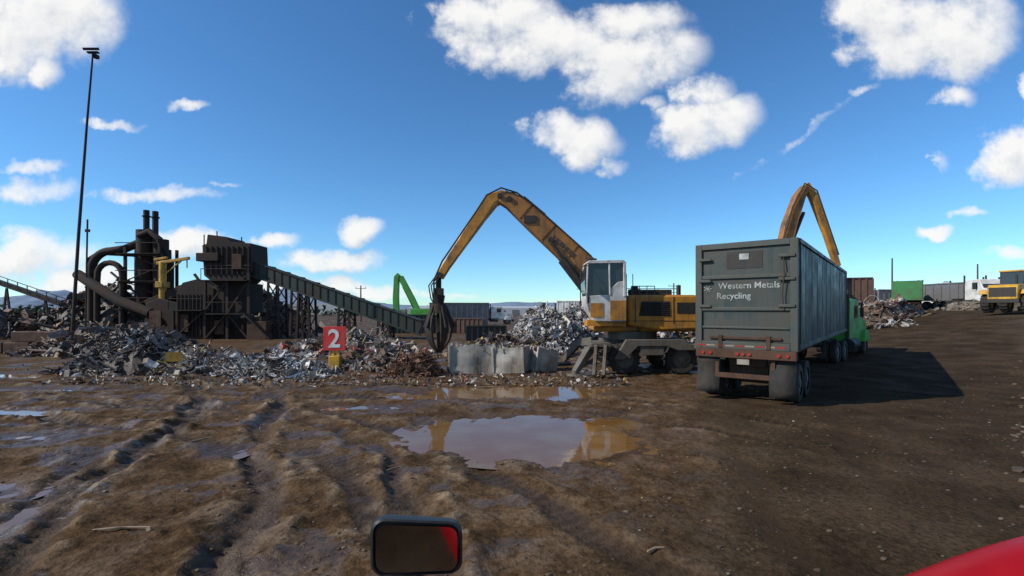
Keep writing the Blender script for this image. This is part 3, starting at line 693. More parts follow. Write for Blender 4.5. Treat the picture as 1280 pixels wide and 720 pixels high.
# ------------------------------------------------------------------ tractor trucks
def tractor(name, loc, rz, mat, box=None):
    g_ = group(name, loc, rz, False)
    c = B()
    c.prismx([(2.3, .95), (2.3, 2.7), (2.6, 3.05), (4.2, 3.0), (4.6, 2.1), (5.9, 1.9), (6.1, 1.5), (6.1, .8), (2.3, .8)], -1.0, 1.0)
    for x in (-1.05, 1.05): c.prismx([(4.6, .75), (4.75, 1.25), (5.15, 1.4), (5.6, 1.3), (5.85, .75)], x - .18, x + .18)
    c.obj('cab_and_hood', mat, g_, .06)
    w = B(); w.bb(-1.01, 1.01, 3.3, 4.0, 2.05, 2.7); w.prismx([(4.16, 2.85), (4.58, 2.14), (4.62, 2.16), (4.2, 2.9)], -.88, .88); w.bb(-.6, .6, 2.28, 2.295, 2.1, 2.6); w.obj('windows', M['glass'], g_)
    k = B(); k.bb(-.42, .42, -.9, 6.0, .75, 1.0); k.bb(-.5, .5, -.3, .7, 1.0, 1.18); k.bb(-.85, .85, 6.1, 6.25, .45, .85); k.cyl((-.95, 2.2, 1), (-.95, 2.2, 3.5), .08); k.cyl((.95, 2.2, 1), (.95, 2.2, 3.5), .08)
    for x in (-1.2, 1.2): k.bb(x - .08, x + .08, 3.9, 4.0, 2.1, 2.6)
    k.cyl((-.95, 3.5, .72), (-.95, 2.2, .72), .3); k.cyl((.95, 3.5, .72), (.95, 2.2, .72), .3)
    k.obj('chassis', M['black'], g_)
    t = B(); r_ = B()
    for y in (-.4, .85):
        for x in (-1.02, -.72, .72, 1.02): wheel(t, r_, (x, y, .5), (1, 0, 0), .5, .26)
    for x in (-1.0, 1.0): wheel(t, r_, (x, 5.2, .5), (1, 0, 0), .5, .28)
    t.obj('tyres', M['rubber'], g_); r_.obj('rims', M['galv'], g_)
    gr_ = B(); gr_.bb(-.5, .5, 6.1, 6.13, .95, 1.55); gr_.obj('grille', M['galv'], g_)
    if box:
        bx = B(); x0, x1, z0, z1, mb = -1.25, 1.25, 1.1, box[1], box[0]
        bx.bb(x0, x1, -box[2], 1.9, z0, z1)
        bx.obj('load_box', mb, g_, .03)
        rb = B(); n = int(box[2] / .8) + 2
        for i in range(n):
            y = -box[2] + .1 + i * (box[2] + 1.7) / (n - 1)
            for x in (x0 - .03, x1 + .03): rb.bb(x - .04, x + .04, y - .05, y + .05, z0, z1)
        for z in (z0, z1): 
            for x in (x0 - .03, x1 + .03): rb.bb(x - .06, x + .06, -box[2] - .03, 1.93, z - .06, z + .06)
        rb.obj('box_ribs', mb, g_)
        t = B(); r_ = B()
        for y in (-box[2] + 1, -box[2] + 2.2):
            for x in (-1.0, 1.0): wheel(t, r_, (x, y, .5), (1, 0, 0), .5, .4)
        t.obj('rear_tyres', M['rubber'], g_); r_.obj('rear_rims', M['galv'], g_)
    return g_
tractor('semi_tractor', (14.6, 23.3, .02), -math.radians(47), M['green'])
tractor('container_truck', (44.5, 54, gz(43, 52) - .05), math.radians(-40), M['green'], (M['green2'], 3.2, 3.5))
tractor('semi_truck', (47.5, 51, 2.48), math.radians(170), M['white'])
tractor('semi_truck', (51, 53.5, 2.48), math.radians(186), M['white'], (M['galv'], 3.0, 5))
tractor('semi_truck', (54.5, 59, 2.48), math.radians(150), M['red'], (M['brown'], 2.8, 5))
tractor('semi_truck', (66, 72, 2.48), math.radians(165), M['white'], (M['white'], 4.0, 9))
tractor('semi_truck', (60, 78, 2.48), math.radians(100), M['white'], (M['galv'], 3.2, 6))
tractor('semi_truck', (9, 75, 0), math.radians(80), M['white'], (M['white'], 3.8, 8))
tractor('semi_truck', (-6, 82, 0), math.radians(-80), M['white'], (M['galv'], 3.6, 8))

# ------------------------------------------------------------------ wheel loader
def loader(loc, rz):
    wl = group('wheel_loader', loc, rz, False)
    c = B(); c.prismx([(-3.0, 1.0), (-3.0, 1.9), (-2.8, 2.1), (-.9, 2.2), (-.9, 1.0)], -.85, .85); c.bb(-.6, .6, .2, 2.4, .8, 1.3)
    for x in (-1.15, 1.15): c.prismx([(-2.7, 1.4), (-2.5, 1.75), (-1.3, 1.75), (-1.1, 1.4)], x - .3, x + .3); c.prismx([(.9, 1.4), (1.1, 1.75), (2.2, 1.75), (2.4, 1.4)], x - .3, x + .3)
    for x in (-.5, .5): c.beam((x, 1.4, 1.9), (x, 2.9, 1.6), .18, .35); c.beam((x, 2.9, 1.6), (x, 4.0, .7), .18, .3)
    c.bb(-.85, .85, -.85, .6, 3.15, 3.3)
    c.obj('body', M['yellow'], wl, .05)
    w = B(); w.prismx([(-.8, 1.5), (-.75, 3.15), (.45, 3.15), (.6, 1.6)], -.72, .72); w.obj('cab_glass', M['glass'], wl)
    k = B()
    for x in (-.74, .74):
        k.beam((x, -.78, 1.5), (x, -.72, 3.15), .08, .08); k.beam((x, .6, 1.5), (x, .45, 3.15), .08, .08); k.beam((x, -.1, 1.5), (x, -.1, 3.15), .07, .07)
    k.cyl((.4, -1.6, 2.1), (.4, -1.6, 2.9), .07); k.bb(-.75, .75, -3.03, -2.99, 1.2, 1.9)
    for x in (-.2, .2): k.cyl((x, 1.0, 1.5), (x, 2.6, 1.9), .08)
    k.bb(-.9, .9, -3.0, -.2, .75, 1.0); k.obj('frame', M['black'], wl)
    bk = B(); bk.prismx([(3.9, .15), (3.8, 1.2), (3.95, 1.25), (4.1, .45), (5.0, .2), (5.0, .12)], -1.35, 1.35); bk.obj('bucket', M['uc'], wl)
    t = B(); r_ = B()
    for y in (-1.9, 1.65):
        for x in (-1.12, 1.12): wheel(t, r_, (x, y, .75), (1, 0, 0), .75, .55, 18)
    t.obj('tyres', M['rubber'], wl); r_.obj('rims', M['yellow'], wl)
loader((39.5, 37.5, gz(39.8, 37.3) + .02), math.radians(-62))
loader((58, 56.5, 2.5), math.radians(100))

# ------------------------------------------------------------------ second handler (behind trailer)
h2 = group('material_handler_crane', (22, 40, 0))
a = B(); a.sweep([(21.8, 4.2, 1.0), (22.5, 7., 1.05), (23.1, 9.6, 1.0), (23.9, 11.9, .8), (24.4, 12.7, .5)], .75, 40)
a.bb(18.5, 23.5, 38.6, 41.4, 1.8, 4.0); a.obj('boom_and_housing', M['boom'], h2, .04)
a = B(); a.sweep([(24.1, 12.3, .5), (24.5, 12.8, .6), (25.1, 11.9, .62), (26.3, 8.6, .48), (27.1, 6.1, .4)], .5, 40); a.obj('stick', M['orange'], h2, .04)
a = B(); a.cyl((22.9, 40, 7.0), (24.3, 40, 10.6), .14); a.tube([(22.2, 39.5, 7.8), (23.1, 39.5, 11), (24.1, 39.5, 12.9), (25.1, 39.5, 12.3), (26.9, 39.5, 7)], .06, 6); a.cyl((27.1, 40, 6), (27.1, 40, 4.4), .2); a.cyl((27.1, 40, 4.4), (27.1, 40, 2.9), .5, .15)
for x in (19.5, 22.5):
    for y in (38.8, 41.2): a.cyl((x, y - .3, .7), (x, y + .3, .7), .7, n=20)
a.bb(19, 23, 39.3, 40.7, .7, 1.8); a.obj('hydraulics_and_undercarriage', M['black'], h2)
a = B(); a.prism([(22.6, 3.0), (22.5, 5.2), (24.3, 5.2), (24.3, 3.0)], 38, 39.3); a.obj('cab', M['cabwhite'], h2, .05)

# green crane in the distance
h3 = group('green_crane', (-10, 60, 0))
a = B(); a.sweep([(-14.4, .5, .7), (-14.5, 4, .7), (-14.4, 6.6, .6), (-14.1, 6.9, .5)], .7, 60); a.sweep([(-14.5, 6.6, .5), (-13.9, 6.5, .7), (-12.4, 3.8, .6), (-10.9, .6, .6)], .6, 60)
a.bb(-12.5, -8.5, 58.8, 61.2, .9, 2.6); a.obj('crane_arm', M['green'], h3, .05)
a = B(); a.bb(-12, -9, 59, 61, 0, .9); a.cyl((-13.6, 60, 5.4), (-12.0, 60, 2.2), .15); a.obj('crane_base', M['black'], h3)

# ------------------------------------------------------------------ shredder plant
sp = group('shredder_plant', (-27, 42, 0))
a = B()
a.prism([(-26.2, 5.4), (-26.35, 8.0), (-26.0, 8.1), (-25.9, 8.9), (-24.3, 8.7), (-23.9, 8.25), (-22.2, 8.15), (-22.1, 5.7), (-23.3, 4.6), (-25.2, 4.6)], 40.8, 43.6)
a.bb(-26.7, -24.8, 40.5, 44, 6.6, 7.3)
a.bb(-25.4, -22.8, 41, 44, 2.2, 4.8)
a.prism([(-28.6, 0), (-28.6, 3.9), (-28.1, 4.8), (-26.9, 5.1), (-26.2, 4.6), (-25.4, 4.3), (-25.4, 0)], 40.9, 45)
a.beam((-28.4, 42, 4.3), (-31.6, 42, 2.9), 1.2, .8)
a.prism([(-31.7, 0), (-31.4, 3.1), (-30.3, 3.5), (-28.6, 3.0), (-28.6, 0)], 41.2, 45)
a.bb(-25.4, -22.6, 41.4, 44, 0, 1.7); a.bb(-22.6, -20.8, 41.6, 43.5, 0, 1.3)
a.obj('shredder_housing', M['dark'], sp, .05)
a = B()
for (x, z, hw) in ((-27.2, 2.4, 1.4), (-24, 2.1, 1.5), (-24, 4.9, 1.9)):
    a.bb(x - hw, x + hw, 39.9, 40.8, z, z + .08)
    a.tube([(x - hw, 39.95, z + 1), (x + hw, 39.95, z + 1)], .035, 5)
    for k in range(4): a.tube([(x - hw + k * hw * 2 / 3, 39.95, z), (x - hw + k * hw * 2 / 3, 39.95, z + 1)], .03, 5)
for x, z in ((-28.6, 2.4), (-25.9, 4.9), (-24, 4.9), (-22.2, 5.6)):
    a.beam((x, 40.5, 0), (x, 40.5, z), .22, .22)
for (x0, z0, x1, z1) in ((-28.6, 0, -25.9, 2.4), (-25.9, 2.4, -24, 4.9), (-24, 2.2, -22.2, 4.9), (-25.9, 0, -24, 2.2), (-24, 2.2, -22.2, 0)): a.beam((x0, 40.45, z0), (x1, 40.45, z1), .13, .13)
a.beam((-22.4, 40.3, 2.2), (-20.2, 40.3, 0), .7, .12)
for (x, z0, z1) in ((-26.3, 8.0, 8.9), (-25.2, 8.7, 9.2), (-23.1, 8.2, 8.7)): a.tube([(x, 41, z0), (x, 41, z1)], .05, 5)
for i in range(10): a.bb(-28.5 + i * .33, -28.43 + i * .33, 40.8, 40.88, .2, 3.8)
for i in range(9): a.bb(-26.0 + i * .45, -25.93 + i * .45, 40.68, 40.78, 5.5, 7.9)
a.bb(-26.1, -22.2, 40.66, 40.79, 6.2, 6.3)
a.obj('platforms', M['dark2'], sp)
a = B()
for (x0, x1, z0, z1) in ((-28.1, -27.4, .6, 2.1), (-25.2, -24.4, .4, 1.6), (-23.7, -22.9, 5.9, 7.2), (-30.7, -29.7, 1., 2.4), (-21.9, -21.2, .3, 1.9)):
    a.bb(x0, x1, 40.6, 40.75, z0, z1)
a.bb(-22.2, -20.6, 40.2, 41.2, 0, 1.5)
a.obj('rusty_panels', M['rust'], sp, .02)
cv = group('conveyor', (-15, 41.5, 0))
p0 = Vector((-22.4, 42, 6.05)); p1 = Vector((-7.6, 41, .95)); d = (p1 - p0)
a = B(); a.beam(p0, p1, 1.6, 1.15)
a.obj('belt_housing', M['convgreen'], cv, .03)
a = B(); nn = 22
for i in range(nn + 1):
    p = p0 + d * i / nn; a.beam(p + Vector((0, -.83, -.62)), p + Vector((0, -.83, .62)), .05, .05)
a.beam(p0 + Vector((0, -.85, .62)), p1 + Vector((0, -.85, .62)), .1, .1); a.beam(p0 + Vector((0, -.85, -.62)), p1 + Vector((0, -.85, -.62)), .12, .14)
for i in range(12): 
    p = p0 + d * i / 11; a.cyl(p + Vector((0, -.8, .6)), p + Vector((0, .8, .6)), .1, n=8)
a.obj('truss', M['convgreen'], cv)
a = B()
for t in (.13, .27, .31, .55, .78):
    p = p0 + d * t; zt = p.z - .6
    for yo in (-.75, .75):
        a.beam((p.x - .55, p.y + yo, 0), (p.x - .4, p.y + yo, zt), .16, .16); a.beam((p.x + .55, p.y + yo, 0), (p.x + .4, p.y + yo, zt), .16, .16)
        k = max(1, int(zt / 1.3))
        for i in range(k):
            za = zt * i / k; zb = zt * (i + 1) / k
            a.beam((p.x - .5, p.y + yo, za), (p.x + .45, p.y + yo, zb), .08, .08); a.beam((p.x + .5, p.y + yo, za), (p.x - .45, p.y + yo, zb), .08, .08); a.beam((p.x - .5, p.y + yo, zb), (p.x + .5, p.y + yo, zb), .08, .08)
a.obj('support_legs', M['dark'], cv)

cy = group('cyclone_dust_collector', (-32, 43, 0))
a = B()
for (x, top, r) in ((-32.75, 11.4, .24), (-31.95, 11.3, .24)):
    a.cyl((x, 43, 6.5), (x, 43, top), r, n=14); a.cyl((x, 43, top - .6), (x, 43, top - .5), r * 1.4, n=14)
a.cyl((-32.9, 43, 4.2), (-32.9, 43, 9.6), .66, n=18); a.cyl((-31.6, 43.2, 3.6), (-31.6, 43.2, 8.8), .62, n=18)
a.cyl((-32.9, 43, 4.2), (-32.9, 43, 2.2), .66, .18, n=18); a.cyl((-31.6, 43.2, 3.6), (-31.6, 43.2, 1.8), .62, .18, n=18)
a.cyl((-33.6, 43.8, 3), (-33.6, 43.8, 8.2), .7, n=18); a.cyl((-32.3, 44, 1), (-32.3, 44, 8), .9, n=18)
a.cyl((-30.9, 43.4, 1), (-30.9, 43.4, 7.0), .3, n=14)
def arc(c, r, a0, a1, n=10, rz=1): return [(c[0] + r * math.cos(a0 + (a1 - a0) * i / n), c[1], c[2] + rz * r * math.sin(a0 + (a1 - a0) * i / n)) for i in range(n + 1)]
a.tube([(-37.2, 42.5, 1.5), (-37.2, 42.5, 5.5)] + arc((-35.5, 42.5, 6.0), 1.7, math.pi, math.pi / 2)[1:] + [(-34.2, 42.5, 7.9), (-32.9, 43, 8.7)], .34, 14)
a.tube([(-36.3, 42, 1.5), (-36.3, 42, 5.0)] + arc((-35.2, 42, 5.5), 1.1, math.pi, 0)[1:] + [(-34.1, 42, 3.5), (-34.1, 42, 1)], .24, 12)
a.tube([(-38.0, 42, 5.6), (-36.5, 41.6, 4.8), (-34, 41.4, 3.3), (-31, 41.2, 2.2)], .42, 12)
a.tube([(-37.6, 42.6, 5.0), (-37.6, 42.6, 7.0), (-36.8, 42.6, 7.5), (-33, 42.6, 7.3)], .15, 10)
a.tube([(-32.9, 42.3, 9.0), (-31.9, 42.2, 9.4), (-31.0, 42.2, 8.7), (-30.9, 43, 6.9)], .26, 12)
for (x, y) in ((-34, 42.2), (-31, 42.2), (-34, 44.4), (-31, 44.4)): a.beam((x, y, 0), (x, y, 8), .2, .2)
for z in (2.4, 4.8, 7.2):
    a.bb(-34.4, -30.7, 41.9, 42.1, z, z + .15); a.bb(-34.4, -30.7, 41.6, 42.2, z + .152, z + .2); a.tube([(-34.4, 41.6, z + 1.1), (-30.7, 41.6, z + 1.1)], .04, 5)
for i in range(6): a.beam((-34 + (i % 2) * 3, 42.15, i * 1.25), (-31 - (i % 2) * 3, 42.15, i * 1.25 + 1.25), .08, .08)
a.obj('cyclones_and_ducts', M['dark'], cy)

yc = group('yellow_jib_crane', (-30, 41.5, 0))
a = B(); a.cyl((-30.2, 41.5, 1.8), (-30.2, 41.5, 6.6), .28, n=14); a.beam((-30.7, 41.5, 6.5), (-27.9, 41.5, 6.95), .25, .25); a.beam((-30.2, 41.5, 5.4), (-28.6, 41.5, 6.7), .12, .12)
a.bb(-30.5, -29.9, 41, 42, 4.4, 4.9); a.beam((-30.9, 41.5, 6.8), (-29.8, 41.5, 7.0), .2, .2); a.cyl((-28.1, 41.5, 6.8), (-28.1, 41.5, 6.1), .05)
a.obj('jib', M['yellow'], yc, .03)

cv2 = group('conveyor', (-48, 50, 0))
a = B(); a.beam((-60, 50, 7.6), (-46, 50, 2.8), .9, .35)
for i in range(14):
    x = -60 + i; z = 7.6 - i * .343; a.beam((x, 49.5, z + .15), (x, 49.5, z + .8), .06, .06)
a.beam((-60, 49.5, 8.4), (-46, 49.5, 3.6), .06, .06)
for x, z in ((-56, 6.1), (-52, 4.7), (-48, 3.4)): a.beam((x - .6, 49.4, 0), (x, 49.4, z), .15, .15); a.beam((x + .6, 49.4, 0), (x, 49.4, z), .15, .15)
a.obj('belt', M['dark'], cv2)

# ------------------------------------------------------------------ low rusty block wall at left
bw = group('concrete_block_wall', (-27, 28, 0))
a = B()
for i in range(7):
    for j in range(2):
        if j == 1 and i in (2, 5): continue
        x = -33 + i * 1.55 + j * .4; a.box((x, 27.8 + R.uniform(-.08, .08), .32 + j * .62), (1.48, .7, .6), Matrix.Rotation(R.uniform(-.05, .05), 3, 'Z'))
a.obj('blocks', M['rust'], bw, .04)

# ------------------------------------------------------------------ number sign
sg = group('number_sign', (-7.38, 20, 0))
a = B(); a.bb(-7.85, -6.92, 19.96, 20.0, .8, 1.8); a.obj('sign_board', M['red'], sg, .008)
a = B(); a.bb(-7.52, -7.4, 20.01, 20.07, .1, 1.5); a.bb(-7.3, -7.18, 20.01, 20.07, .1, 1.5); a.box((-7.35, 20.0, .28), (.45, .4, .6)); a.obj('sign_post', M['yellow'], sg, .02)
text('digit', '2', 1.05, (-7.39, 19.95, .94), (math.pi / 2, 0, 0), M['textw'], sg, .004, bold=.02)

# ------------------------------------------------------------------ scrap bins
def bin_(name, c, w, d_, h, rz, ry=0):
    g_ = group(name, c, rz, False); g_.rotation_euler = (0, ry, rz)
    def wall(p0, p1, n=14, t=.05):
        """dented steel wall between two floor points"""
        p0 = Vector((p0[0], p0[1], 0)); p1 = Vector((p1[0], p1[1], 0)); dd = (p1 - p0); nn = Vector((dd.y, -dd.x, 0)).normalized(); vs = []; m_ = 8; sd = R.uniform(0, 50)
        for side in (0, 1):
            for i in range(n):
                for j in range(m_):
                    f = i / (n - 1); g0 = j / (m_ - 1); dent = .13 * float(fbm(f * 3 + sd, g0 * 2.2, 5, 2)) * min(1, 6 * f, 6 * (1 - f))
                    vs.append(p0 + dd * f + nn * (dent - side * t) + Vector((0, 0, g0 * h + (.05 * float(fbm(f * 5 + sd, 1, 3, 3)) if j == m_ - 1 else 0))))
        fs = []; o2 = n * m_
        for i in range(n - 1):
            for j in range(m_ - 1):
                q_ = (i * m_ + j, (i + 1) * m_ + j, (i + 1) * m_ + j + 1, i * m_ + j + 1); fs.append(q_); fs.append(tuple(o2 + k for k in q_[::-1]))
            fs.append((i * m_ + m_ - 1, (i + 1) * m_ + m_ - 1, o2 + (i + 1) * m_ + m_ - 1, o2 + i * m_ + m_ - 1))
        a.add(vs, fs)
    a = B(); x, y = w / 2, d_ / 2
    wall((-x, -y), (x, -y)); wall((x, -y), (x, y)); wall((x, y), (-x, y)); wall((-x, y), (-x, -y)); a.bb(-x + .06, x - .06, -y + .06, y - .06, .02, .08)
    a.obj('shell', M['bin'], g_)
    rb = B()
    for xx in (-x, x):
        for yy_ in (-y, y): rb.bb(xx - .05, xx + .05, yy_ - .05, yy_ + .05, 0, h + .03)
    rb.obj('corner_posts', M['bin'], g_, .015)
    bb_ = B()
    for i in range(90):
        bb_.col = tuple(v * R.uniform(.5, 1) for v in R.choice(PAL_MIX)); piece(bb_, (R.uniform(-w / 2.3, w / 2.3), R.uniform(-d_ / 2.6, d_ / 2.6), h * .9), R.uniform(.15, .4))
    bb_.obj('load', M['scrap'], g_, smooth=False)
bin_('scrap_bin', (-1.6, 19.3, 0), 1.75, 1.2, 1.08, .05, .02)
bin_('scrap_bin', (.0, 19.1, .03), 1.2, 1.1, .98, -.25, -.05)
bin_('scrap_bin', (1.1, 19.6, .0), .9, 1.0, .95, .5, .14)
def cont(name, c, w, d_, h, rz, mat):
    g_ = group(name, c, rz, False); a = B(); a.bb(-w / 2, w / 2, -d_ / 2, d_ / 2, 0, h); a.obj('shell', mat, g_, .03)
    a = B(); n = int(w / .45)
    for i in range(n + 1): x = -w / 2 + i * w / n; a.bb(x - .06, x + .06, -d_ / 2 - .07, -d_ / 2 - .002, .02, h - .02)
    a.bb(-w / 2, w / 2, -d_ / 2 - .09, -d_ / 2 + .01, h - .01, h + .08); a.obj('ribs', mat, g_)
cont('roll_off_container', (-2.2, 40, 0), 3.2, 2.4, 1.15, .1, M['convgreen'])
cont('roll_off_container', (-4.6, 52, 0), 3.5, 2.4, 1.5, -.2, M['brown'])
cont('roll_off_container', (-10, 52, 0), 6, 2.4, 1.9, .0, M['convgreen'])
cont('roll_off_container', (29.5, 42.5, .9), 2.8, 5, 4.2, -.4, M['brown'])
cont('roll_off_container', (36.5, 47, 1.7), 4.5, 2.4, 1.4, -.2, M['rust'])
cont('roll_off_container', (70, 84, 2.4), 7, 2.4, 2.4, .1, M['brown'])

# ------------------------------------------------------------------ poles
lp = group('light_pole', (-32.1, 35, 0))
a = B(); a.tube([(-32.1, 35, 0), (-31.6, 35, 8), (-31.0, 35, 16), (-30.55, 35, 21.3)], [.12, .1, .075, .055], 10)
a.bb(-30.95, -30.15, 34.9, 35.1, 21.2, 21.3)
for x in (-30.9, -30.5, -30.15): a.box((x, 34.8, 21.4), (.24, .28, .18), Matrix.Rotation(.5, 3, 'X'))
a.box((-30.5, 35.2, 21.05), (.28, .28, .25)); a.obj('mast_and_lamps', M['dark2'], lp)
lp = group('antenna_mast', (-37, 43, 0)); a = B(); a.tube([(-36.9, 41.5, 0), (-36.7, 41.5, 10.3)], .07, 6); a.bb(-36.9, -36.5, 41.45, 41.55, 9.2, 9.45); a.obj('mast', M['dark2'], lp)
def upole(x, y, h, z0=0, arm=True):
    g_ = group('utility_pole', (x, y, z0)); a = B(); a.tube([(x, y, z0), (x, y, z0 + h)], [.2, .13], 8)
    if arm:
        a.beam((x - 1.1, y, z0 + h - .6), (x + 1.1, y, z0 + h - .6), .1, .1)
        for k in (-1.0, 0, 1.0): a.cyl((x + k, y, z0 + h - .55), (x + k, y, z0 + h - .25), .05, n=6)
    a.obj('pole', M['wood'], g_)
upole(33.7, 100, 8, 0); upole(-31.5, 100, 7.5); upole(79.2, 100, 11.2, 2, False); upole(97, 100, 10, 2, False); upole(20, 140, 9)

# ------------------------------------------------------------------ far buildings, tree line, mountains
wh = group('warehouse', (0, 220, 0)); a = B(); a.bb(-48, 45, 220, 250, 0, 3.2); a.prismx([(220, 3.2), (235, 4.2), (250, 3.2)], -48, 45); a.obj('walls', M['whse'], wh)
a = B()
for i in range(14): a.bb(-44 + i * 6.3, -41 + i * 6.3, 219.85, 219.98, 0, 2.4)
a.obj('loading_doors', M['galv'], wh)
wh = group('warehouse', (150, 230, 0)); a = B(); a.bb(120, 235, 230, 260, 0, 7); a.obj('walls', M['whse'], wh)
a = B()
for i in range(12): a.bb(124 + i * 9, 128 + i * 9, 229.8, 229.95, 0, 5)
a.obj('loading_doors', M['galv'], wh)
wh = group('warehouse', (-150, 260, 0)); a = B(); a.bb(-240, -90, 260, 290, 0, 6); a.obj('walls', M['whse'], wh)
m, nt, b = new_mat('foliage'); n = N(nt, 'ShaderNodeTexNoise'); n.inputs['Scale'].default_value = 80; r = ramp(nt, [(.35, (.02, .035, .018)), (.65, (.07, .1, .05))]); nt.links.new(n.outputs[0], r.inputs[0]); nt.links.new(r.outputs[0], b.inputs['Base Color']); b.inputs['Roughness'].default_value = .9
bd = B()
for i in range(230):
    x = R.uniform(-230, 330); y = R.uniform(165, 215)
    if -60 < x < 60: y += 60
    s = R.uniform(1.2, 3.); z0 = 2.5 if x > 60 else 0
    for k in range(16):
        c = Vector((x + R.gauss(0, s * .7), y + R.gauss(0, s * .5), z0 + s * R.uniform(.1, 1.5) * .8)); vs = [c + Vector((R.uniform(-1, 1), R.uniform(-1, 1), R.uniform(-1, 1))) * s * .55 for _ in range(4)]
        bd.add(vs, [(0, 1, 2), (0, 2, 3), (0, 3, 1), (1, 3, 2)])
bd.obj('distant_tree_line', m, smooth=False)
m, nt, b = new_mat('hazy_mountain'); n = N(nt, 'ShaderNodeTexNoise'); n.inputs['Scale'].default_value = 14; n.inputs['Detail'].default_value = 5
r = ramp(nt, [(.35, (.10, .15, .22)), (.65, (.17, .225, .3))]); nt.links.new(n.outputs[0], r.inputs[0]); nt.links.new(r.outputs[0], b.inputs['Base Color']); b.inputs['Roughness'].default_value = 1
bd = B(); vs = []; cols = 240; rows = 6
for i in range(cols):
    x = -9500 + i * 19000 / (cols - 1); u_ = x / 6500
    hgt = 60 + 220 * np.exp(-((u_ + .95) / .28) ** 2) + 260 * np.exp(-((u_ + .47) / .13) ** 2) + 360 * np.exp(-((u_ - .93) / .12) ** 2) + 60 * np.exp(-((u_ - .2) / .3) ** 2)
    hgt = hgt * (1 + .9 * float(fbm(u_ * 9, 3.3, 61, 5)))
    for j in range(rows):
        f = j / (rows - 1); vs.append((x + 150 * float(vnoise(i * .7, j * 1.3, 4)), 6000 + 900 * f + 250 * float(vnoise(i * .45, j * .9, 6)), -3 + hgt * f ** .9))
bd.add(vs, [(i * rows + j, (i + 1) * rows + j, (i + 1) * rows + j + 1, i * rows + j + 1) for i in range(cols - 1) for j in range(rows - 1)])
bd.obj('mountain_range', m)

# ------------------------------------------------------------------ our own red truck: hood corner + hood mirror
rt = group('red_truck', (0, 0, 0))
bd = B(); vs = []; nxh, nyh = 40, 30
def hoodz(x, y):
    z = 1.16 + .46 * float(sstep(.8, 2.5, x))
    z -= .9 * max(0, (y - 1.95) / .5) ** 2
    z -= .35 * max(0, (.2 - x) / .4) ** 2
    z -= .5 * max(0, (x - 2.5) / .5) ** 2
    return z
for i in range(nxh):
    for j in range(nyh):
        x = -.05 + 3.15 * i / (nxh - 1); y = -.4 + 2.9 * j / (nyh - 1); vs.append((x, y, hoodz(x, y)))
bd.add(vs, [(i * nyh + j, (i + 1) * nyh + j, (i + 1) * nyh + j + 1, i * nyh + j + 1) for i in range(nxh - 1) for j in range(nyh - 1)])
o = bd.obj('hood', M['hood'], rt); s = o.modifiers.new('s', 'SOLIDIFY'); s.thickness = .02
mc = Vector((-.395, 2.0, 1.51)); nrm = Vector((.18, -.98, -.02)).normalized()
zx = Vector((0, 0, 1)); ax = zx.cross(nrm) * 1.0; ax.normalize(); az = nrm.cross(ax)
if ax.x < 0: ax = -ax
def rrect(w, h, r, n=7):
    p = []
    for cx, cz, a0 in ((w / 2 - r, h / 2 - r, 0), (-w / 2 + r, h / 2 - r, math.pi / 2), (-w / 2 + r, -h / 2 + r, math.pi), (w / 2 - r, -h / 2 + r, 1.5 * math.pi)):
        for i in range(n): a_ = a0 + i * math.pi / 2 / (n - 1); p.append((cx + r * math.cos(a_), cz + r * math.sin(a_)))
    return p
def plate(bd, w, h, r, offs, tilt=.09):
    loops = []
    for (o_s, sc) in offs:
        loops.append([mc + nrm * o_s + ax * (px * sc) * 1 + az * (pz * sc - px * tilt - .25 * px * pz) for px, pz in rrect(w, h, r)])
    n = len(loops[0]); vs = [v for l in loops for v in l]; fs = [tuple(range(n))]
    for k in range(len(loops) - 1):
        for i in range(n): fs.append((k * n + i, k * n + (i + 1) % n, (k + 1) * n + (i + 1) % n, (k + 1) * n + i))
    fs.append(tuple(range((len(loops) - 1) * n, len(loops) * n))); bd.add(vs, fs)
bd = B(); plate(bd, .375, .23, .055, [(.0, .9), (.012, .95), (.004, 1.), (-.03, 1.), (-.075, .86), (-.095, .5)]); bd.obj('mirror_housing', M['plastic'], rt)
bd = B(); plate(bd, .375 * .88, .23 * .83, .04, [(.0145, 1.), (.013, 1.)]); bd.obj('mirror_glass', M['mirror'], rt, smooth=False)
bd = B(); bd.tube([mc - nrm * .06 - az * .05, mc - nrm * .1 - az * .2, (-.25, 1.9, 1.1), (.05, 1.7, 1.0)], .012, 8); bd.obj('mirror_arm', M['plastic'], rt)

# ------------------------------------------------------------------ sun + sky
Ld = Vector((.78, .22, -.587)).normalized()
sun = bpy.data.lights.new('sun', 'SUN'); sun.energy = 4.7; sun.angle = math.radians(.5); sun.color = (1, .95, .86)
so = bpy.data.objects.new('sun', sun); so.rotation_euler = Ld.to_track_quat('-Z', 'Y').to_euler(); so.location = (-20, -8, 30); scn.collection.objects.link(so)
w = bpy.data.worlds.new('World'); scn.world = w; w.use_nodes = True; nt = w.node_tree; L = nt.links
for n in list(nt.nodes): nt.nodes.remove(n)
sky = N(nt, 'ShaderNodeTexSky'); sky.sky_type = 'NISHITA'; sky.sun_disc = False
sky.sun_elevation = math.asin(-Ld.z); sky.sun_rotation = math.atan2(-Ld.x, -Ld.y) % (2 * math.pi)
sky.altitude = 1100; sky.air_density = 1.0; sky.dust_density = .15; sky.ozone_density = 3.5
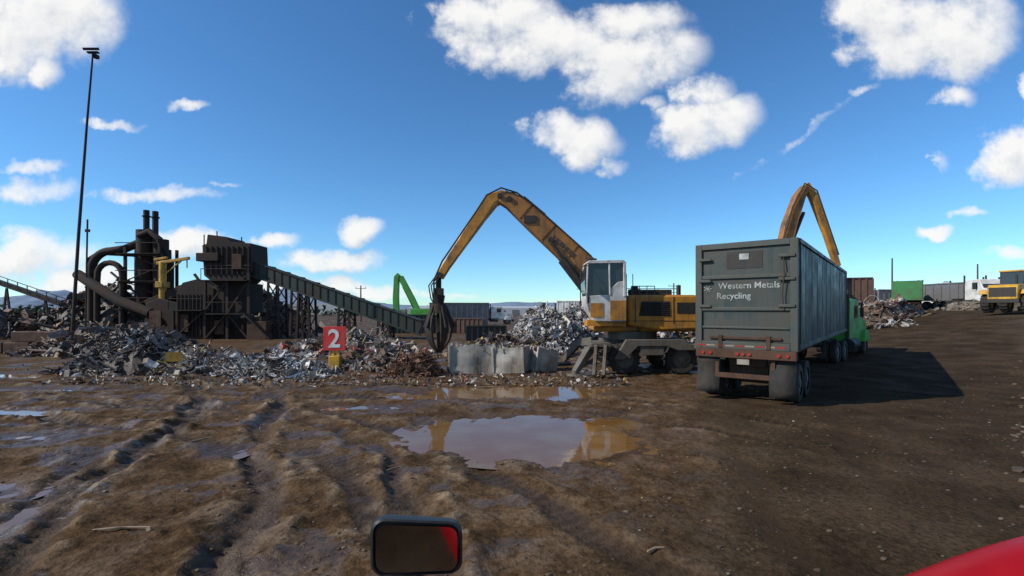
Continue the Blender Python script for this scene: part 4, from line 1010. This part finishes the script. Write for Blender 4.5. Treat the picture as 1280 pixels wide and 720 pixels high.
# cloud field in direction space: (u=x/y, v=z/y, ru, rv, rot, weight)
CL = [(-.02, .60, .14, .06, 0, 1), (.0, .545, .12, .055, 0, 1), (.11, .56, .12, .06, 0, 1), (.2, .51, .10, .075, 0, 1), (.29, .54, .11, .065, 0, 1), (-.1, .615, .07, .04, 0, 1), (.23, .6, .14, .04, 0, .9),
      (.1, .37, .07, .045, 0, 1), (.16, .35, .07, .05, 0, .95), (.21, .3, .04, .03, 0, .5),
      (.38, .375, .09, .05, 0, 1), (.44, .40, .08, .06, 0, 1), (.41, .45, .06, .04, 0, .85), (.3, .43, .04, .02, 0, .4),
      (.82, .60, .16, .08, 0, 1), (.8, .55, .11, .055, 0, 1), (.93, .58, .12, .1, 0, 1), (.73, .6, .08, .05, 0, .9),
      (.915, .445, .05, .028, 0, .9), (1.07, .44, .02, .05, 0, .8), (.9, .31, .015, .03, 0, .25),
      (1.01, .29, .08, .04, 0, 1), (1.07, .33, .07, .055, 0, 1), (.89, .165, .04, .016, 0, .75), (.95, .2, .05, .014, 0, .65), (1.05, .12, .08, .02, 0, .4),
      (.6, .36, .16, .016, .63, .38), (.74, .47, .05, .015, .5, .3),
      (-1.0, .61, .17, .09, 0, 1.1), (-.98, .50, .04, .05, 0, .95), (-1.05, .55, .08, .08, 0, 1),
      (-1.02, .25, .12, .035, 0, .8), (-1., .3, .09, .02, 0, .55), (-.73, .24, .14, .02, 0, .65), (-.68, .425, .06, .014, 0, .6), (-.83, .385, .11, .014, 0, .4), (-.6, .26, .05, .01, 0, .4),
      (-1., .11, .14, .05, 0, .95), (-.9, .06, .18, .035, 0, .85), (-.66, .13, .14, .03, 0, .85), (-.5, .145, .06, .02, 0, .8),
      (-.32, .17, .055, .03, 0, .95), (-.37, .105, .12, .026, 0, .8), (-.33, .045, .12, .025, 0, .85), (-.5, .06, .1, .025, 0, .65), (-.15, .03, .12, .012, 0, .35), (.1, .02, .2, .01, 0, .3), (.8, .03, .25, .012, 0, .35)]
gt = bpy.data.node_groups.new('cloud_field', 'ShaderNodeTree')
gt.interface.new_socket('UV', in_out='INPUT', socket_type='NodeSocketVector'); gt.interface.new_socket('D', in_out='OUTPUT', socket_type='NodeSocketFloat')
gi = gt.nodes.new('NodeGroupInput'); go = gt.nodes.new('NodeGroupOutput'); GL = gt.links
def gmath(op, a, b_=None, c=None):
    n = gt.nodes.new('ShaderNodeMath'); n.operation = op
    for i, s_ in enumerate((a, b_, c)):
        if s_ is None: continue
        if hasattr(s_, 'is_linked'): GL.new(s_, n.inputs[i])
        else: n.inputs[i].default_value = s_
    return n.outputs[0]
n1 = gt.nodes.new('ShaderNodeTexNoise'); n1.inputs['Scale'].default_value = 10; n1.inputs['Detail'].default_value = 6; n1.inputs['Roughness'].default_value = .6; GL.new(gi.outputs[0], n1.inputs['Vector'])
sc = gt.nodes.new('ShaderNodeVectorMath'); sc.operation = 'MULTIPLY_ADD'; GL.new(n1.outputs['Color'], sc.inputs[0]); sc.inputs[1].default_value = (.12, .08, 0)
ofs = gt.nodes.new('ShaderNodeVectorMath'); ofs.operation = 'ADD'; GL.new(gi.outputs[0], ofs.inputs[0]); ofs.inputs[1].default_value = (-.06, -.04, 0); GL.new(ofs.outputs[0], sc.inputs[2])
cur = None
for (u_, v_, ru, rv, ro_, wt_) in CL:
    if ro_:
        mp = gt.nodes.new('ShaderNodeMapping'); mp.vector_type = 'TEXTURE'; mp.inputs['Location'].default_value = (u_, v_, 0); mp.inputs['Rotation'].default_value = (0, 0, ro_); mp.inputs['Scale'].default_value = (ru, rv, 1)
        GL.new(sc.outputs[0], mp.inputs['Vector'])
    else:
        mp = gt.nodes.new('ShaderNodeVectorMath'); mp.operation = 'MULTIPLY_ADD'; GL.new(sc.outputs[0], mp.inputs[0]); mp.inputs[1].default_value = (1 / ru, 1 / rv, 0); mp.inputs[2].default_value = (-u_ / ru, -v_ / rv, 0)
    dt = gt.nodes.new('ShaderNodeVectorMath'); dt.operation = 'DOT_PRODUCT'; GL.new(mp.outputs[0], dt.inputs[0]); GL.new(mp.outputs[0], dt.inputs[1])
    mx = gmath('MULTIPLY_ADD', dt.outputs['Value'], -.75, wt_)
    cur = mx if cur is None else gmath('MAXIMUM', cur, mx)
cur = gmath('MAXIMUM', cur, -1.2)
res = gmath('ADD', cur, gmath('MULTIPLY', gmath('SUBTRACT', n1.outputs[0], .5), 2.6)); GL.new(res, go.inputs[0])
tc = N(nt, 'ShaderNodeTexCoord'); sx = N(nt, 'ShaderNodeSeparateXYZ'); L.new(tc.outputs['Generated'], sx.inputs[0])
def wm(op, a, b_=None, c=None, clamp=False):
    n = N(nt, 'ShaderNodeMath', operation=op, use_clamp=clamp)
    for i, s_ in enumerate((a, b_, c)):
        if s_ is None: continue
        if hasattr(s_, 'is_linked'): L.new(s_, n.inputs[i])
        else: n.inputs[i].default_value = s_
    return n.outputs[0]
yy = wm('MAXIMUM', sx.outputs[1], .05)
cx = N(nt, 'ShaderNodeCombineXYZ'); L.new(wm('DIVIDE', sx.outputs[0], yy), cx.inputs[0]); L.new(wm('DIVIDE', sx.outputs[2], yy), cx.inputs[1])
g1 = N(nt, 'ShaderNodeGroup'); g1.node_tree = gt; L.new(cx.outputs[0], g1.inputs[0])
of = N(nt, 'ShaderNodeVectorMath', operation='ADD'); L.new(cx.outputs[0], of.inputs[0]); of.inputs[1].default_value = (-.012, .03, 0)
g2 = N(nt, 'ShaderNodeGroup'); g2.node_tree = gt; L.new(of.outputs[0], g2.inputs[0])
nb = N(nt, 'ShaderNodeTexNoise'); nb.inputs['Scale'].default_value = 2.6; nb.inputs['Detail'].default_value = 4; L.new(tc.outputs['Generated'], nb.inputs['Vector'])
back = wm('MULTIPLY', wm('SUBTRACT', nb.outputs[0], .56), 9); bk_ = wm('LESS_THAN', sx.outputs[1], .05)
D = wm('MAXIMUM', g1.outputs[0], wm('SUBTRACT', wm('MULTIPLY', back, bk_), wm('MULTIPLY', wm('SUBTRACT', 1, bk_), 5)))
al = N(nt, 'ShaderNodeMapRange', interpolation_type='SMOOTHSTEP'); al.inputs[1].default_value = -.15; al.inputs[2].default_value = .95; L.new(D, al.inputs[0])
up = N(nt, 'ShaderNodeMapRange'); up.inputs[1].default_value = 0; up.inputs[2].default_value = .02; L.new(sx.outputs[2], up.inputs[0])
alpha = wm('MULTIPLY', wm('MULTIPLY', al.outputs[0], up.outputs[0]), .97)
dif = wm('SUBTRACT', g1.outputs[0], g2.outputs[0])
sh = wm('MULTIPLY_ADD', dif, .5, .82, True)
cc = N(nt, 'ShaderNodeMix', data_type='RGBA'); L.new(sh, cc.inputs[0]); cc.inputs[6].default_value = (.44, .52, .63, 1); cc.inputs[7].default_value = (1, .99, .97, 1)
hs = N(nt, 'ShaderNodeHueSaturation'); hs.inputs['Saturation'].default_value = 1.1; L.new(sky.outputs[0], hs.inputs['Color'])
tn = N(nt, 'ShaderNodeMix', data_type='RGBA', blend_type='MULTIPLY'); tn.inputs[0].default_value = 1; L.new(hs.outputs[0], tn.inputs[6]); tn.inputs[7].default_value = (.74, 1.02, 1.14, 1)
b1 = N(nt, 'ShaderNodeBackground'); L.new(tn.outputs[2], b1.inputs[0]); b1.inputs[1].default_value = .142
b2 = N(nt, 'ShaderNodeBackground'); L.new(cc.outputs[2], b2.inputs[0]); b2.inputs[1].default_value = .97
ms = N(nt, 'ShaderNodeMixShader'); L.new(alpha, ms.inputs[0]); L.new(b1.outputs[0], ms.inputs[1]); L.new(b2.outputs[0], ms.inputs[2])
ow = N(nt, 'ShaderNodeOutputWorld'); L.new(ms.outputs[0], ow.inputs[0])
w.cycles.sampling_method = 'MANUAL'; w.cycles.sample_map_resolution = 512

# ------------------------------------------------------------------ camera
cam = bpy.data.cameras.new('camera'); cam.sensor_width = 36; cam.lens = 36 * 600 / 1280; cam.shift_y = 27 / 1280
cam.clip_start = .05; cam.clip_end = 30000
co_ = bpy.data.objects.new('camera', cam); co_.location = (0, 0, 2.5); co_.rotation_euler = (math.pi / 2, 0, 0); scn.collection.objects.link(co_); scn.camera = co_
